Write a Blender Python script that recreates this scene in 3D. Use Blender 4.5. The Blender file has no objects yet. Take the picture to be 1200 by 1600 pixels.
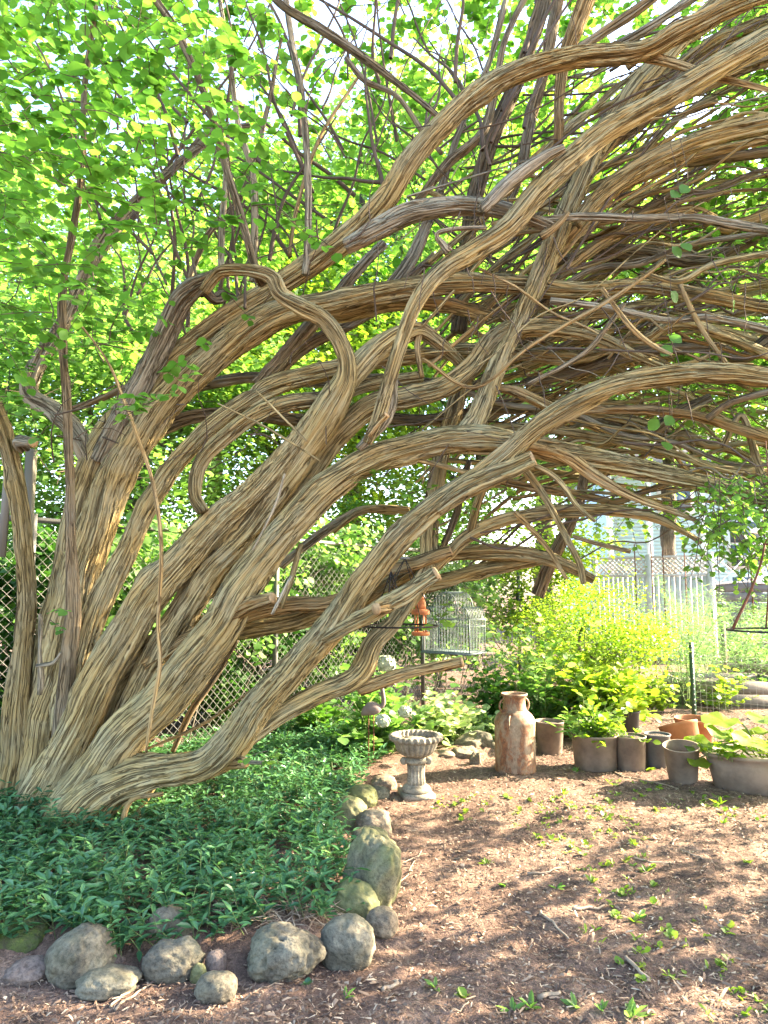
import bpy, math, random
import numpy as np
from mathutils import Vector, Matrix

# ------------------------------------------------------------------ camera, world, sun
SC = bpy.context.scene
COL = SC.collection
F, CX, CY = 1100.0, 600.0, 800.0            # photo: 1200 x 1600 px
CAMH = 1.46
PITCH = math.atan(125.0 / F)
cam = bpy.data.cameras.new('camera'); camo = bpy.data.objects.new('camera', cam)
COL.objects.link(camo); SC.camera = camo
camo.location = (0, 0, CAMH); camo.rotation_euler = (math.pi / 2 + PITCH, 0, 0)
cam.sensor_fit = 'VERTICAL'; cam.sensor_height = 36.0; cam.lens = 36.0 * F / 1600.0
cam.clip_start = 0.05; cam.clip_end = 600

SUN_EL, SUN_AZ = math.radians(27), math.radians(74)      # azimuth from +Y (view) towards +X (right)
w = bpy.data.worlds.new('World'); SC.world = w; w.use_nodes = True
nt = w.node_tree; bg = nt.nodes['Background']
sky = nt.nodes.new('ShaderNodeTexSky'); sky.sky_type = 'NISHITA'; sky.sun_disc = False
sky.sun_elevation = SUN_EL; sky.sun_rotation = SUN_AZ; sky.air_density = 1.0; sky.dust_density = 2.5
nt.links.new(sky.outputs[0], bg.inputs[0]); bg.inputs[1].default_value = 0.125
sl = bpy.data.lights.new('sun', 'SUN'); sl.energy = 5.0; sl.angle = math.radians(0.6); sl.color = (1.0, 0.84, 0.60)
so = bpy.data.objects.new('sun', sl); COL.objects.link(so)
sd = Vector((math.sin(SUN_AZ) * math.cos(SUN_EL), math.cos(SUN_AZ) * math.cos(SUN_EL), math.sin(SUN_EL)))
so.rotation_euler = sd.to_track_quat('Z', 'Y').to_euler(); so.location = (6, 2, 8)
SC.view_settings.view_transform = 'Standard'; SC.view_settings.look = 'None'
SC.view_settings.exposure = 3.55; SC.view_settings.gamma = 1.0; SC.view_settings.use_curve_mapping = False
SC.render.engine = 'CYCLES'
SC.cycles.use_denoising = True
SC.cycles.max_bounces = 8; SC.cycles.diffuse_bounces = 5; SC.cycles.transmission_bounces = 6; SC.cycles.transparent_max_bounces = 8

# ------------------------------------------------------------------ helpers
rng = np.random.default_rng(7)
random.seed(7)
CP, SP = math.cos(PITCH), math.sin(PITCH)

def at(px, py, d):
    """world point seen at photo pixel px,py at distance d along the view axis"""
    a = (px - CX) / F; b = (CY - py) / F
    return np.array([a * d, d * (CP - b * SP), CAMH + d * (SP + b * CP)])

def gnd(px, py, z=0.0):
    """point on the ground under photo pixel"""
    a = (px - CX) / F; b = (CY - py) / F
    d = (z - CAMH) / (SP + b * CP)
    return at(px, py, d)

def depth_g(px, py, z=0.0):
    b = (CY - py) / F
    return (z - CAMH) / (SP + b * CP)

def hash3(ix, iy, iz, seed):
    h = (ix.astype(np.int64) * 374761393 + iy.astype(np.int64) * 668265263 + iz.astype(np.int64) * 2147483647 + seed * 974634533) & 0xffffffff
    h = ((h ^ (h >> 13)) * 1274126177) & 0xffffffff
    h = ((h ^ (h >> 16)) * 2246822519) & 0xffffffff
    return ((h ^ (h >> 15)) & 0xffff) / 65535.0

def vnoise(p, seed=0):
    p = np.asarray(p, float); i = np.floor(p); f = p - i; f = f * f * (3 - 2 * f)
    x, y, z = i[..., 0], i[..., 1], i[..., 2]; fx, fy, fz = f[..., 0], f[..., 1], f[..., 2]
    r = 0
    for dx in (0, 1):
        for dy in (0, 1):
            for dz in (0, 1):
                wt = (fx if dx else 1 - fx) * (fy if dy else 1 - fy) * (fz if dz else 1 - fz)
                r = r + wt * hash3(x + dx, y + dy, z + dz, seed)
    return r

def fbm(p, seed=0, oct=4):
    r = 0; a = 0.5; p = np.asarray(p, float)
    for k in range(oct):
        r = r + a * vnoise(p, seed + k); p = p * 2.03; a *= 0.5
    return r / (1 - 0.5 ** oct)

def mesh_np(name, V, faces, mat=None, parent=None, smooth=True, attrs=None):
    """faces: list of (n,k) int arrays (any k each)"""
    me = bpy.data.meshes.new(name)
    V = np.ascontiguousarray(V, dtype=np.float32)
    if isinstance(faces, np.ndarray): faces = [faces]
    faces = [np.asarray(f, dtype=np.int32) for f in faces if len(f)]
    nl = sum(f.size for f in faces); npoly = sum(len(f) for f in faces)
    me.vertices.add(len(V)); me.vertices.foreach_set('co', V.ravel())
    me.loops.add(nl); me.loops.foreach_set('vertex_index', np.concatenate([f.ravel() for f in faces]))
    me.polygons.add(npoly)
    tot = np.concatenate([np.full(len(f), f.shape[1], dtype=np.int32) for f in faces])
    st = np.concatenate([[0], np.cumsum(tot)[:-1]]).astype(np.int32)
    me.polygons.foreach_set('loop_start', st)
    if smooth: me.polygons.foreach_set('use_smooth', np.ones(npoly, dtype=bool))
    for k, v in (attrs or {}).items():
        v = np.ascontiguousarray(v, dtype=np.float32)
        if v.ndim == 1:
            a = me.attributes.new(k, 'FLOAT', 'POINT'); a.data.foreach_set('value', v)
        else:
            a = me.attributes.new(k, 'FLOAT_VECTOR', 'POINT'); a.data.foreach_set('vector', v.ravel())
    me.update(calc_edges=True); me.validate()
    if mat: me.materials.append(mat)
    o = bpy.data.objects.new(name, me); COL.objects.link(o)
    if parent: o.parent = parent
    return o

def tag(o, label, cat, group=None):
    o['label'] = label; o['category'] = cat
    if group: o['group'] = group
    return o

def stuff(o): o['kind'] = 'stuff'; return o
def structure(o): o['kind'] = 'structure'; return o

def empty(name, loc, label=None, cat=None, group=None):
    o = bpy.data.objects.new(name, None); COL.objects.link(o); o.empty_display_size = 0.1
    o.location = tuple(loc)
    if label: tag(o, label, cat, group)
    return o

class MB:
    """collects simple shapes; vertices are in world space, build() makes them relative to the parent"""
    def __init__(s): s.v = []; s.f = {}; s.n = 0; s.a = []
    def add(s, V, Fs, a=0.0):
        V = np.asarray(V, float).reshape(-1, 3)
        if not isinstance(Fs, list): Fs = [Fs]
        for f in Fs:
            f = np.asarray(f, int)
            if f.ndim == 1: f = f[None]
            if len(f): s.f.setdefault(f.shape[1], []).append(f + s.n)
        s.v.append(V); s.n += len(V)
        s.a.append(np.full(len(V), a) if np.isscalar(a) else np.asarray(a))
    def box(s, c, size, R=None, a=0.0):
        h = np.array(size) / 2
        V = np.array([[x, y, z] for x in (-1, 1) for y in (-1, 1) for z in (-1, 1)], float) * h
        if R is not None: V = V @ np.asarray(R).T
        s.add(V + np.asarray(c), np.array([[0, 1, 3, 2], [4, 6, 7, 5], [0, 4, 5, 1], [2, 3, 7, 6], [0, 2, 6, 4], [1, 5, 7, 3]]), a)
    def tube(s, P, r, n=6, cap=True, a=0.0):
        V, Fq, ends = tube_geo(P, r, n)
        fs = [Fq]
        if cap: fs += [ends[0][::-1][None], ends[1][None]]
        s.add(V, fs, a)
    def lathe(s, prof, c, n=32, mod=None, M=None, a=0.0):
        """prof: list of (r,z); mod(theta, i)-> multiplier"""
        th = np.linspace(0, 2 * math.pi, n, endpoint=False); V = []
        for i, (r, z) in enumerate(prof):
            rr = r * (mod(th, i, z) if mod else np.ones(n))
            V.append(np.stack([rr * np.cos(th), rr * np.sin(th), np.full(n, z)], 1))
        V = np.concatenate(V)
        if M is not None: V = V @ np.asarray(M).T
        Fq = grid_faces(len(prof), n, True)
        fs = [Fq]
        if prof[0][0] > 1e-4: fs.append(np.arange(n)[::-1][None])
        if prof[-1][0] > 1e-4: fs.append((np.arange(n) + (len(prof) - 1) * n)[None])
        s.add(V + np.asarray(c), fs, a)
    def build(s, name, mat, parent=None, smooth=False, wpos=None):
        V = np.concatenate(s.v)
        if parent is not None:
            V = V - np.array(wpos if wpos is not None else parent.location)
        return mesh_np(name, V, [np.concatenate(x) for x in s.f.values()], mat, parent, smooth, {'tint': np.concatenate(s.a)})

def grid_faces(nr, n, wrap):
    i = np.arange(nr - 1)[:, None]; j = np.arange(n if wrap else n - 1)[None]
    j2 = (j + 1) % n
    f = np.stack([i * n + j, i * n + j2, (i + 1) * n + j2, (i + 1) * n + j], -1)
    return f.reshape(-1, 4)

def frames(P):
    T = np.gradient(P, axis=0); T /= np.linalg.norm(T, axis=1)[:, None] + 1e-12
    N = np.zeros_like(P)
    ref = np.array([0, 0, 1.0]) if abs(T[0][2]) < 0.9 else np.array([1.0, 0, 0])
    n = np.cross(T[0], ref); n /= np.linalg.norm(n); N[0] = n
    for i in range(1, len(P)):
        n = n - T[i] * np.dot(n, T[i]); n /= np.linalg.norm(n) + 1e-12; N[i] = n
    B = np.cross(T, N)
    return T, N, B

def tube_geo(P, r, n):
    P = np.asarray(P, float); m = len(P)
    r = np.full(m, r) if np.isscalar(r) else np.asarray(r, float)
    T, N, B = frames(P)
    th = np.linspace(0, 2 * math.pi, n, endpoint=False)
    V = P[:, None] + r[:, None, None] * (np.cos(th)[None, :, None] * N[:, None] + np.sin(th)[None, :, None] * B[:, None])
    return V.reshape(-1, 3), grid_faces(m, n, True), (np.arange(n), np.arange(n) + (m - 1) * n)

def spline(K, step, maxn=600):
    """Catmull-Rom through rows of K (x,y,z,...) resampled about every step metres"""
    K = np.asarray(K, float)
    A = np.vstack([2 * K[0] - K[1], K, 2 * K[-1] - K[-2]]); out = []
    for i in range(1, len(A) - 2):
        p0, p1, p2, p3 = A[i - 1], A[i], A[i + 1], A[i + 2]
        L = np.linalg.norm(p2[:3] - p1[:3]); n = max(2, int(L / step))
        t = np.linspace(0, 1, n, endpoint=False)[:, None]
        out.append(0.5 * (2 * p1 + (p2 - p0) * t + (2 * p0 - 5 * p1 + 4 * p2 - p3) * t ** 2 + (3 * p1 - p0 - 3 * p2 + p3) * t ** 3))
    out.append(A[-2][None]); return np.concatenate(out)[:maxn * 4]

# ------------------------------------------------------------------ materials
def new_mat(name):
    m = bpy.data.materials.new(name); m.use_nodes = True
    nt = m.node_tree; b = nt.nodes['Principled BSDF']
    return m, nt, b

def N(nt, t, **kw):
    n = nt.nodes.new(t)
    for k, v in kw.items():
        if k in n.inputs: n.inputs[k].default_value = v
        else: setattr(n, k, v)
    return n

def ramp(nt, fac, stops, interp='LINEAR'):
    r = nt.nodes.new('ShaderNodeValToRGB'); r.color_ramp.interpolation = interp
    e = r.color_ramp.elements
    while len(e) < len(stops): e.new(0.5)
    for el, (p, c) in zip(e, stops):
        el.position = p; el.color = (*c, 1)
    if fac is not None: nt.links.new(fac, r.inputs[0])
    return r

def mixc(nt, fac, a, b, mode='MIX'):
    m = nt.nodes.new('ShaderNodeMix'); m.data_type = 'RGBA'; m.blend_type = mode
    for s, v in ((m.inputs[0], fac), (m.inputs[6], a), (m.inputs[7], b)):
        if hasattr(v, 'links') or isinstance(v, bpy.types.NodeSocket): nt.links.new(v, s)
        elif isinstance(v, (int, float)): s.default_value = v
        else: s.default_value = (*v, 1)
    return m.outputs[2]

def noise_tex(nt, vec, scale, detail=4, rough=0.55, dist=0.0):
    n = N(nt, 'ShaderNodeTexNoise', Scale=scale, Detail=detail, Roughness=rough, Distortion=dist)
    if vec is not None: nt.links.new(vec, n.inputs['Vector'])
    return n.outputs['Fac']

def bump(nt, b, h, strength, dist):
    bp = N(nt, 'ShaderNodeBump', Strength=strength, Distance=dist); nt.links.new(h, bp.inputs['Height'])
    nt.links.new(bp.outputs[0], b.inputs['Normal']); return bp

def bark_mat(name, dark, mid, light, grey, gmix=0.5, zs=0.032):
    """stringy bark: long wavering strips with narrow dark splits between them"""
    m, nt, b = new_mat(name)
    at_ = N(nt, 'ShaderNodeAttribute', attribute_name='bark')
    wob = N(nt, 'ShaderNodeTexNoise', Scale=9.0, Detail=2.0); nt.links.new(at_.outputs['Vector'], wob.inputs['Vector'])
    wm = N(nt, 'ShaderNodeVectorMath', operation='MULTIPLY_ADD'); nt.links.new(wob.outputs['Color'], wm.inputs[0]); wm.inputs[1].default_value = (.010, .010, .05); nt.links.new(at_.outputs['Vector'], wm.inputs[2])
    mp = N(nt, 'ShaderNodeMapping'); mp.inputs['Scale'].default_value = (1, 1, zs * .62); nt.links.new(wm.outputs[0], mp.inputs[0])
    def split(scale, lo, hi):
        f = noise_tex(nt, mp.outputs[0], scale, 2, 0.5)
        s1 = N(nt, 'ShaderNodeMath', operation='SUBTRACT'); nt.links.new(f, s1.inputs[0]); s1.inputs[1].default_value = .5
        s2 = N(nt, 'ShaderNodeMath', operation='ABSOLUTE'); nt.links.new(s1.outputs[0], s2.inputs[0])
        r = N(nt, 'ShaderNodeMapRange'); r.interpolation_type = 'SMOOTHSTEP'; nt.links.new(s2.outputs[0], r.inputs[0]); r.inputs[1].default_value = lo; r.inputs[2].default_value = hi
        return r.outputs[0]
    c1 = split(52, 0.002, .034); c2_ = split(125, 0.0, .045)
    f2 = noise_tex(nt, mp.outputs[0], 230, 4, 0.65); f1 = noise_tex(nt, mp.outputs[0], 40, 4, 0.6)
    f3 = noise_tex(nt, at_.outputs['Vector'], 4.5, 4, 0.6)
    ad = N(nt, 'ShaderNodeMath', operation='MULTIPLY_ADD'); nt.links.new(f2, ad.inputs[0]); ad.inputs[1].default_value = .6; nt.links.new(f1, ad.inputs[2])
    c = ramp(nt, ad.outputs[0], [(0.50, tuple(x * .8 for x in mid)), (0.76, mid), (1.0, tuple(.5 * (x + y) for x, y in zip(mid, light)))])
    gm = ramp(nt, f3, [(0.42, (0, 0, 0)), (0.62, (gmix, gmix, gmix))])
    gc = ramp(nt, ad.outputs[0], [(0.5, tuple(x * .72 for x in grey)), (0.9, grey)])
    c3 = mixc(nt, gm.outputs[0], c.outputs[0], gc.outputs[0])
    ml = N(nt, 'ShaderNodeMath', operation='MULTIPLY'); nt.links.new(c1, ml.inputs[0])
    mr2 = N(nt, 'ShaderNodeMapRange'); nt.links.new(c2_, mr2.inputs[0]); mr2.inputs[3].default_value = .5; nt.links.new(mr2.outputs[0], ml.inputs[1])
    iv = N(nt, 'ShaderNodeMath', operation='SUBTRACT'); iv.inputs[0].default_value = 1.0; nt.links.new(ml.outputs[0], iv.inputs[1])
    fm = N(nt, 'ShaderNodeMath', operation='MULTIPLY'); nt.links.new(iv.outputs[0], fm.inputs[0]); fm.inputs[1].default_value = .85
    c4 = mixc(nt, fm.outputs[0], c3, tuple(x * .6 for x in dark))
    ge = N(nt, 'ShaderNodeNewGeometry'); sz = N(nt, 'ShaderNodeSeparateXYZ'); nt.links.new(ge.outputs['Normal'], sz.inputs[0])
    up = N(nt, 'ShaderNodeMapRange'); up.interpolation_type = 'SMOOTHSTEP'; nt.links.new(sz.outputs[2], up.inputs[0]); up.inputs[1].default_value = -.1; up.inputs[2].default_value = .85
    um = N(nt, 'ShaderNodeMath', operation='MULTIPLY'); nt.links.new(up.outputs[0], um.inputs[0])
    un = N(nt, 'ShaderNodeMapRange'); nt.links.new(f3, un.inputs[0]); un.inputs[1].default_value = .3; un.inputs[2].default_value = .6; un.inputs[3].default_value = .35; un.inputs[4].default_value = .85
    nt.links.new(un.outputs[0], um.inputs[1])                     # dimmer, greyer upper sides put into the colour, imitating shade above warm ground bounce
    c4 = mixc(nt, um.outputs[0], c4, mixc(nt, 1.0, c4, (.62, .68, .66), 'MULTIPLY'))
    hu = N(nt, 'ShaderNodeHueSaturation'); nt.links.new(c4, hu.inputs['Color'])
    ti = N(nt, 'ShaderNodeObjectInfo')
    mr = N(nt, 'ShaderNodeMapRange'); nt.links.new(ti.outputs['Random'], mr.inputs[0]); mr.inputs[3].default_value = 0.8; mr.inputs[4].default_value = 1.2
    nt.links.new(mr.outputs[0], hu.inputs['Value'])
    nt.links.new(hu.outputs[0], b.inputs['Base Color'])
    b.inputs['Roughness'].default_value = 0.9; b.inputs['Specular IOR Level'].default_value = 0.15
    hm = N(nt, 'ShaderNodeMath', operation='MULTIPLY_ADD'); nt.links.new(f2, hm.inputs[0]); hm.inputs[1].default_value = .35; nt.links.new(ml.outputs[0], hm.inputs[2])
    bump(nt, b, hm.outputs[0], 1.0, 0.012)
    return m

def leaf_mat(name, c1, c2, c3, trans=0.5, rough=0.45, tboost=1.5, spec=0.35):
    m, nt, b = new_mat(name)
    at_ = N(nt, 'ShaderNodeAttribute', attribute_name='tint')
    c = ramp(nt, at_.outputs['Fac'], [(0, c1), (0.55, c2), (1, c3)])
    g = N(nt, 'ShaderNodeNewGeometry')
    n1 = noise_tex(nt, g.outputs['Position'], 45, 2)
    cc = mixc(nt, n1, c.outputs[0], mixc(nt, 1.0, c.outputs[0], (0.72, 0.78, 0.7), 'MULTIPLY'))
    nt.links.new(cc, b.inputs['Base Color']); b.inputs['Roughness'].default_value = rough
    b.inputs['Specular IOR Level'].default_value = spec
    tr = N(nt, 'ShaderNodeBsdfTranslucent')
    tb = mixc(nt, 1.0, cc, (tboost * 1.02, tboost * 1.1, tboost * 0.55), 'MULTIPLY'); nt.links.new(tb, tr.inputs[0])
    mx = N(nt, 'ShaderNodeMixShader'); mx.inputs[0].default_value = trans
    nt.links.new(b.outputs[0], mx.inputs[1]); nt.links.new(tr.outputs[0], mx.inputs[2])
    out = nt.nodes['Material Output']; nt.links.new(mx.outputs[0], out.inputs[0])
    return m

def plain_mat(name, col, rough=0.6, metal=0.0, var=0.25, scale=12, bumps=0.0, bdist=0.005, col2=None, spec=0.4):
    m, nt, b = new_mat(name)
    tc = N(nt, 'ShaderNodeTexCoord')
    n1 = noise_tex(nt, tc.outputs['Object'], scale, 5, 0.6)
    c2 = col2 or tuple(x * (1 - var) for x in col)
    r = ramp(nt, n1, [(0.35, c2), (0.65, col)])
    nt.links.new(r.outputs[0], b.inputs['Base Color'])
    b.inputs['Roughness'].default_value = rough; b.inputs['Metallic'].default_value = metal; b.inputs['Specular IOR Level'].default_value = spec
    if bumps: bump(nt, b, noise_tex(nt, tc.outputs['Object'], scale * 4, 5, 0.65), bumps, bdist)
    return m

def stone_mat(name, a, b_, c, moss=None, mamt=0.0):
    m, nt, b = new_mat(name)
    tc = N(nt, 'ShaderNodeTexCoord'); oi = N(nt, 'ShaderNodeObjectInfo')
    va = N(nt, 'ShaderNodeVectorMath', operation='ADD'); nt.links.new(tc.outputs['Object'], va.inputs[0]); nt.links.new(oi.outputs['Random'], va.inputs[1])
    v = va.outputs[0]
    n1 = noise_tex(nt, v, 9, 6, 0.65); n2 = noise_tex(nt, v, 70, 4, 0.7); n3 = noise_tex(nt, v, 4, 3)
    r = ramp(nt, n1, [(0.32, a), (0.5, b_), (0.68, c)])
    sp = ramp(nt, n2, [(0.36, (0.45, 0.45, 0.45)), (0.5, (1, 1, 1)), (0.68, (1.35, 1.35, 1.3))])
    col = mixc(nt, 0.8, r.outputs[0], sp.outputs[0], 'MULTIPLY')
    if moss:
        mm = ramp(nt, n3, [(0.5 - mamt * .3, (0, 0, 0)), (0.72 - mamt * .3, (mamt, mamt, mamt))])
        col = mixc(nt, mm.outputs[0], col, moss)
    nt.links.new(col, b.inputs['Base Color']); b.inputs['Roughness'].default_value = 0.88; b.inputs['Specular IOR Level'].default_value = 0.25
    hm = N(nt, 'ShaderNodeMath', operation='MULTIPLY_ADD'); nt.links.new(n2, hm.inputs[0]); hm.inputs[1].default_value = 0.35; nt.links.new(n1, hm.inputs[2])
    bump(nt, b, hm.outputs[0], 0.55, 0.02)
    return m

M = {}
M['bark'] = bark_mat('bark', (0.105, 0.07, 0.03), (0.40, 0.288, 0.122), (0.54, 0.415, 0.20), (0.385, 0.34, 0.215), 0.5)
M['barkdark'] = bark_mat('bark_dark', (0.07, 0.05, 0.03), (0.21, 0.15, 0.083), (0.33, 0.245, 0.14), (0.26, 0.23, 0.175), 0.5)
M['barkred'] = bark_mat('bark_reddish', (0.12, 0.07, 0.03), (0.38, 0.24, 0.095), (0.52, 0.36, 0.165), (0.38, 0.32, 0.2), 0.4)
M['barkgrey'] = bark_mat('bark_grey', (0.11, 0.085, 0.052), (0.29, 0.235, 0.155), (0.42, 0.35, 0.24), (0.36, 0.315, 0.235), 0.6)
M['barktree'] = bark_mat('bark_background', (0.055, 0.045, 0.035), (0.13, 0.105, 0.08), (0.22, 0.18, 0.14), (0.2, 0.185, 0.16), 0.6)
M['cut'] = plain_mat('cut_wood', (0.45, 0.28, 0.13), 0.8, 0, 0.45, 30, 0.4, 0.004)
M['leafn'] = leaf_mat('leaf_round', (0.07, 0.165, 0.03), (0.115, 0.24, 0.045), (0.2, 0.33, 0.08), 0.58, tboost=1.6)
M['leafb'] = leaf_mat('leaf_background', (0.08, 0.17, 0.045), (0.145, 0.26, 0.07), (0.26, 0.37, 0.13), 0.55, tboost=1.6)
M['leafy'] = leaf_mat('leaf_yellow_green', (0.09, 0.16, 0.02), (0.17, 0.26, 0.025), (0.30, 0.36, 0.04), 0.55, tboost=1.6)
M['leafd'] = leaf_mat('leaf_dark', (0.022, 0.065, 0.014), (0.045, 0.12, 0.022), (0.085, 0.18, 0.03), 0.4, tboost=1.5)
M['vinca'] = leaf_mat('leaf_periwinkle', (0.034, 0.102, 0.046), (0.063, 0.165, 0.07), (0.15, 0.285, 0.115), 0.3, rough=0.32, tboost=1.3, spec=0.5)
M['leafpale'] = leaf_mat('leaf_variegated', (0.12, 0.22, 0.07), (0.3, 0.40, 0.16), (0.6, 0.64, 0.42), 0.4, tboost=1.2)
M['feather'] = leaf_mat('leaf_feathery', (0.10, 0.2, 0.08), (0.16, 0.28, 0.12), (0.26, 0.38, 0.18), 0.45, tboost=1.4)
M['weed'] = leaf_mat('leaf_weed', (0.09, 0.17, 0.02), (0.17, 0.26, 0.03), (0.32, 0.36, 0.06), 0.45, tboost=1.5)
M['stem'] = plain_mat('green_stem', (0.12, 0.17, 0.05), 0.6)
M['wire'] = plain_mat('galvanised_wire', (0.21, 0.205, 0.19), 0.5, 0.3, 0.2, 30)
M['rust'] = plain_mat('rusty_iron', (0.16, 0.055, 0.025), 0.8, 0.2, 0.5, 30, 0.3, 0.002)
M['blackiron'] = plain_mat('black_iron', (0.03, 0.024, 0.022), 0.6, 0.3, 0.4, 20)

# ------------------------------------------------------------------ ground
BED = np.array([gnd(*p)[:2] for p in [(-260, 1560), (60, 1530), (270, 1530), (440, 1525), (545, 1500), (600, 1440), (610, 1370), (580, 1290), (545, 1240), (600, 1222)]]
               + [[1.2, 6.6], [-2.4, 8.5], [-6, 4.5]])
def inpoly(P, poly):
    x, y = P[:, 0], P[:, 1]; r = np.zeros(len(P), bool); j = len(poly) - 1
    for i in range(len(poly)):
        xi, yi = poly[i]; xj, yj = poly[j]
        c = ((yi > y) != (yj > y)) & (x < (xj - xi) * (y - yi) / (yj - yi + 1e-12) + xi)
        r ^= c; j = i
    return r
def polydist(P, poly):
    d = np.full(len(P), 1e9)
    for i in range(len(poly)):
        a = poly[i - 1]; b = poly[i]; ab = b - a
        t = np.clip(((P - a) @ ab) / (ab @ ab), 0, 1)
        d = np.minimum(d, np.linalg.norm(P - (a + t[:, None] * ab), axis=1))
    return d
def ground_z(P):
    P = np.atleast_2d(P)
    q = np.column_stack([P, np.zeros(len(P))])
    near = np.clip(1.6 - np.linalg.norm(P - np.array([0.5, 4.5]), axis=1) / 8, 0.25, 1)
    z = (fbm(q * 1.3, 3, 3) - 0.5) * 0.05 + ((fbm(q * 9, 5, 4) - 0.5) * 0.035 + (vnoise(q * 38, 9) - 0.5) * 0.011) * near
    ins = inpoly(P, BED); d = polydist(P, BED)
    z += np.where(ins, np.clip(d / 0.25, 0, 1) * 0.07, 0)
    return z
def gz(x, y): return float(ground_z(np.array([[x, y]]))[0])

def axis_pts(lo, a, b, hi, fine):
    mid = np.arange(a, b, fine)
    l = a - np.geomspace(fine * 2, a - lo, 26)[::-1]; r = b + np.geomspace(fine * 2, hi - b, 26)
    return np.concatenate([l, mid, r])
xs = axis_pts(-160, -3.4, 4.6, 160, 0.024); ys = axis_pts(-60, 2.2, 8.2, 260, 0.024)
XX, YY = np.meshgrid(xs, ys)
GP = np.column_stack([XX.ravel(), YY.ravel()]); GZ = ground_z(GP)
m, nt, b = new_mat('mulch_soil')
g = N(nt, 'ShaderNodeNewGeometry'); pos = g.outputs['Position']
n1 = noise_tex(nt, pos, 3.0, 5, 0.6); n2 = noise_tex(nt, pos, 34, 5, 0.7); n3 = noise_tex(nt, pos, 130, 3, 0.7)
c = ramp(nt, n1, [(0.3, (0.082, 0.053, 0.041)), (0.5, (0.14, 0.092, 0.071)), (0.7, (0.22, 0.15, 0.113))])
c2 = ramp(nt, n2, [(0.3, (0.4, 0.37, 0.35)), (0.5, (1, 1, 1)), (0.72, (1.55, 1.5, 1.4))])
c3 = ramp(nt, n3, [(0.3, (0.55, 0.55, 0.55)), (0.55, (1, 1, 1)), (0.72, (1.7, 1.6, 1.5))])
cc = mixc(nt, 0.85, mixc(nt, 0.9, c.outputs[0], c2.outputs[0], 'MULTIPLY'), c3.outputs[0], 'MULTIPLY')
nt.links.new(cc, b.inputs['Base Color']); b.inputs['Roughness'].default_value = 0.95; b.inputs['Specular IOR Level'].default_value = 0.1
hm = N(nt, 'ShaderNodeMath', operation='ADD'); nt.links.new(n2, hm.inputs[0]); nt.links.new(n3, hm.inputs[1])
bump(nt, b, hm.outputs[0], 0.8, 0.015); M['soil'] = m
structure(mesh_np('ground', np.column_stack([GP, GZ]), grid_faces(len(ys), len(xs), False), M['soil']))

# lawn and vegetable plot beyond, wood-chip litter on the soil
def slivers(n, P, L, Wd, zoff, mat, name, tint=None, flat=0.25):
    th = rng.uniform(0, 2 * math.pi, n); tilt = rng.normal(0, flat, n)
    d = np.column_stack([np.cos(th) * np.cos(tilt), np.sin(th) * np.cos(tilt), np.sin(tilt)])
    s = np.column_stack([-np.sin(th), np.cos(th), rng.normal(0, 0.3, n)])
    z = ground_z(P) + zoff * rng.uniform(0.1, 1, n)
    C = np.column_stack([P, z])
    V = np.stack([C - d * L[:, None] / 2 + s * Wd[:, None] * .25, C - d * L[:, None] * .4 - s * Wd[:, None] / 2, C + d * L[:, None] / 2,
                  C + s * Wd[:, None] / 2 + d * L[:, None] * .15 + np.array([0, 0, 1]) * Wd[:, None] * .35, C + np.array([0, 0, 1]) * Wd[:, None] * .3 - d * L[:, None] * .2], 1).reshape(-1, 3)
    b0 = (np.arange(n) * 5)[:, None]
    Fs = np.concatenate([b0 + np.array(t) for t in ([0, 1, 4], [1, 2, 4], [2, 3, 4], [3, 0, 4])])
    t = np.repeat(rng.uniform(0, 1, n) if tint is None else tint, 5)
    return stuff(mesh_np(name, V, Fs, mat, None, False, {'tint': t}))
mm, nt, b = new_mat('wood_chip')
a_ = N(nt, 'ShaderNodeAttribute', attribute_name='tint')
r = ramp(nt, a_.outputs['Fac'], [(0, (0.05, 0.03, 0.021)), (0.45, (0.13, 0.082, 0.054)), (0.85, (0.24, 0.165, 0.11)), (1, (0.42, 0.33, 0.23))])
nt.links.new(r.outputs[0], b.inputs['Base Color']); b.inputs['Roughness'].default_value = 0.9; M['chip'] = mm
n = 105000
P = np.column_stack([rng.uniform(-3.3, 4.6, n), 2.2 + 6.6 * rng.uniform(0, 1, n) ** 1.5])
keep = (~inpoly(P, BED)) | (rng.uniform(0, 1, n) < 0.25); P = P[keep]; n = len(P)
slivers(n, P, rng.gamma(2.2, 0.0075, n) + 0.006, rng.gamma(2.5, 0.0019, n) + 0.002, 0.012, M['chip'], 'mulch')
SC.objects['mulch']['label'] = 'brown wood chip mulch strewn over the bare soil'; SC.objects['mulch']['category'] = 'mulch'

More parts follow.
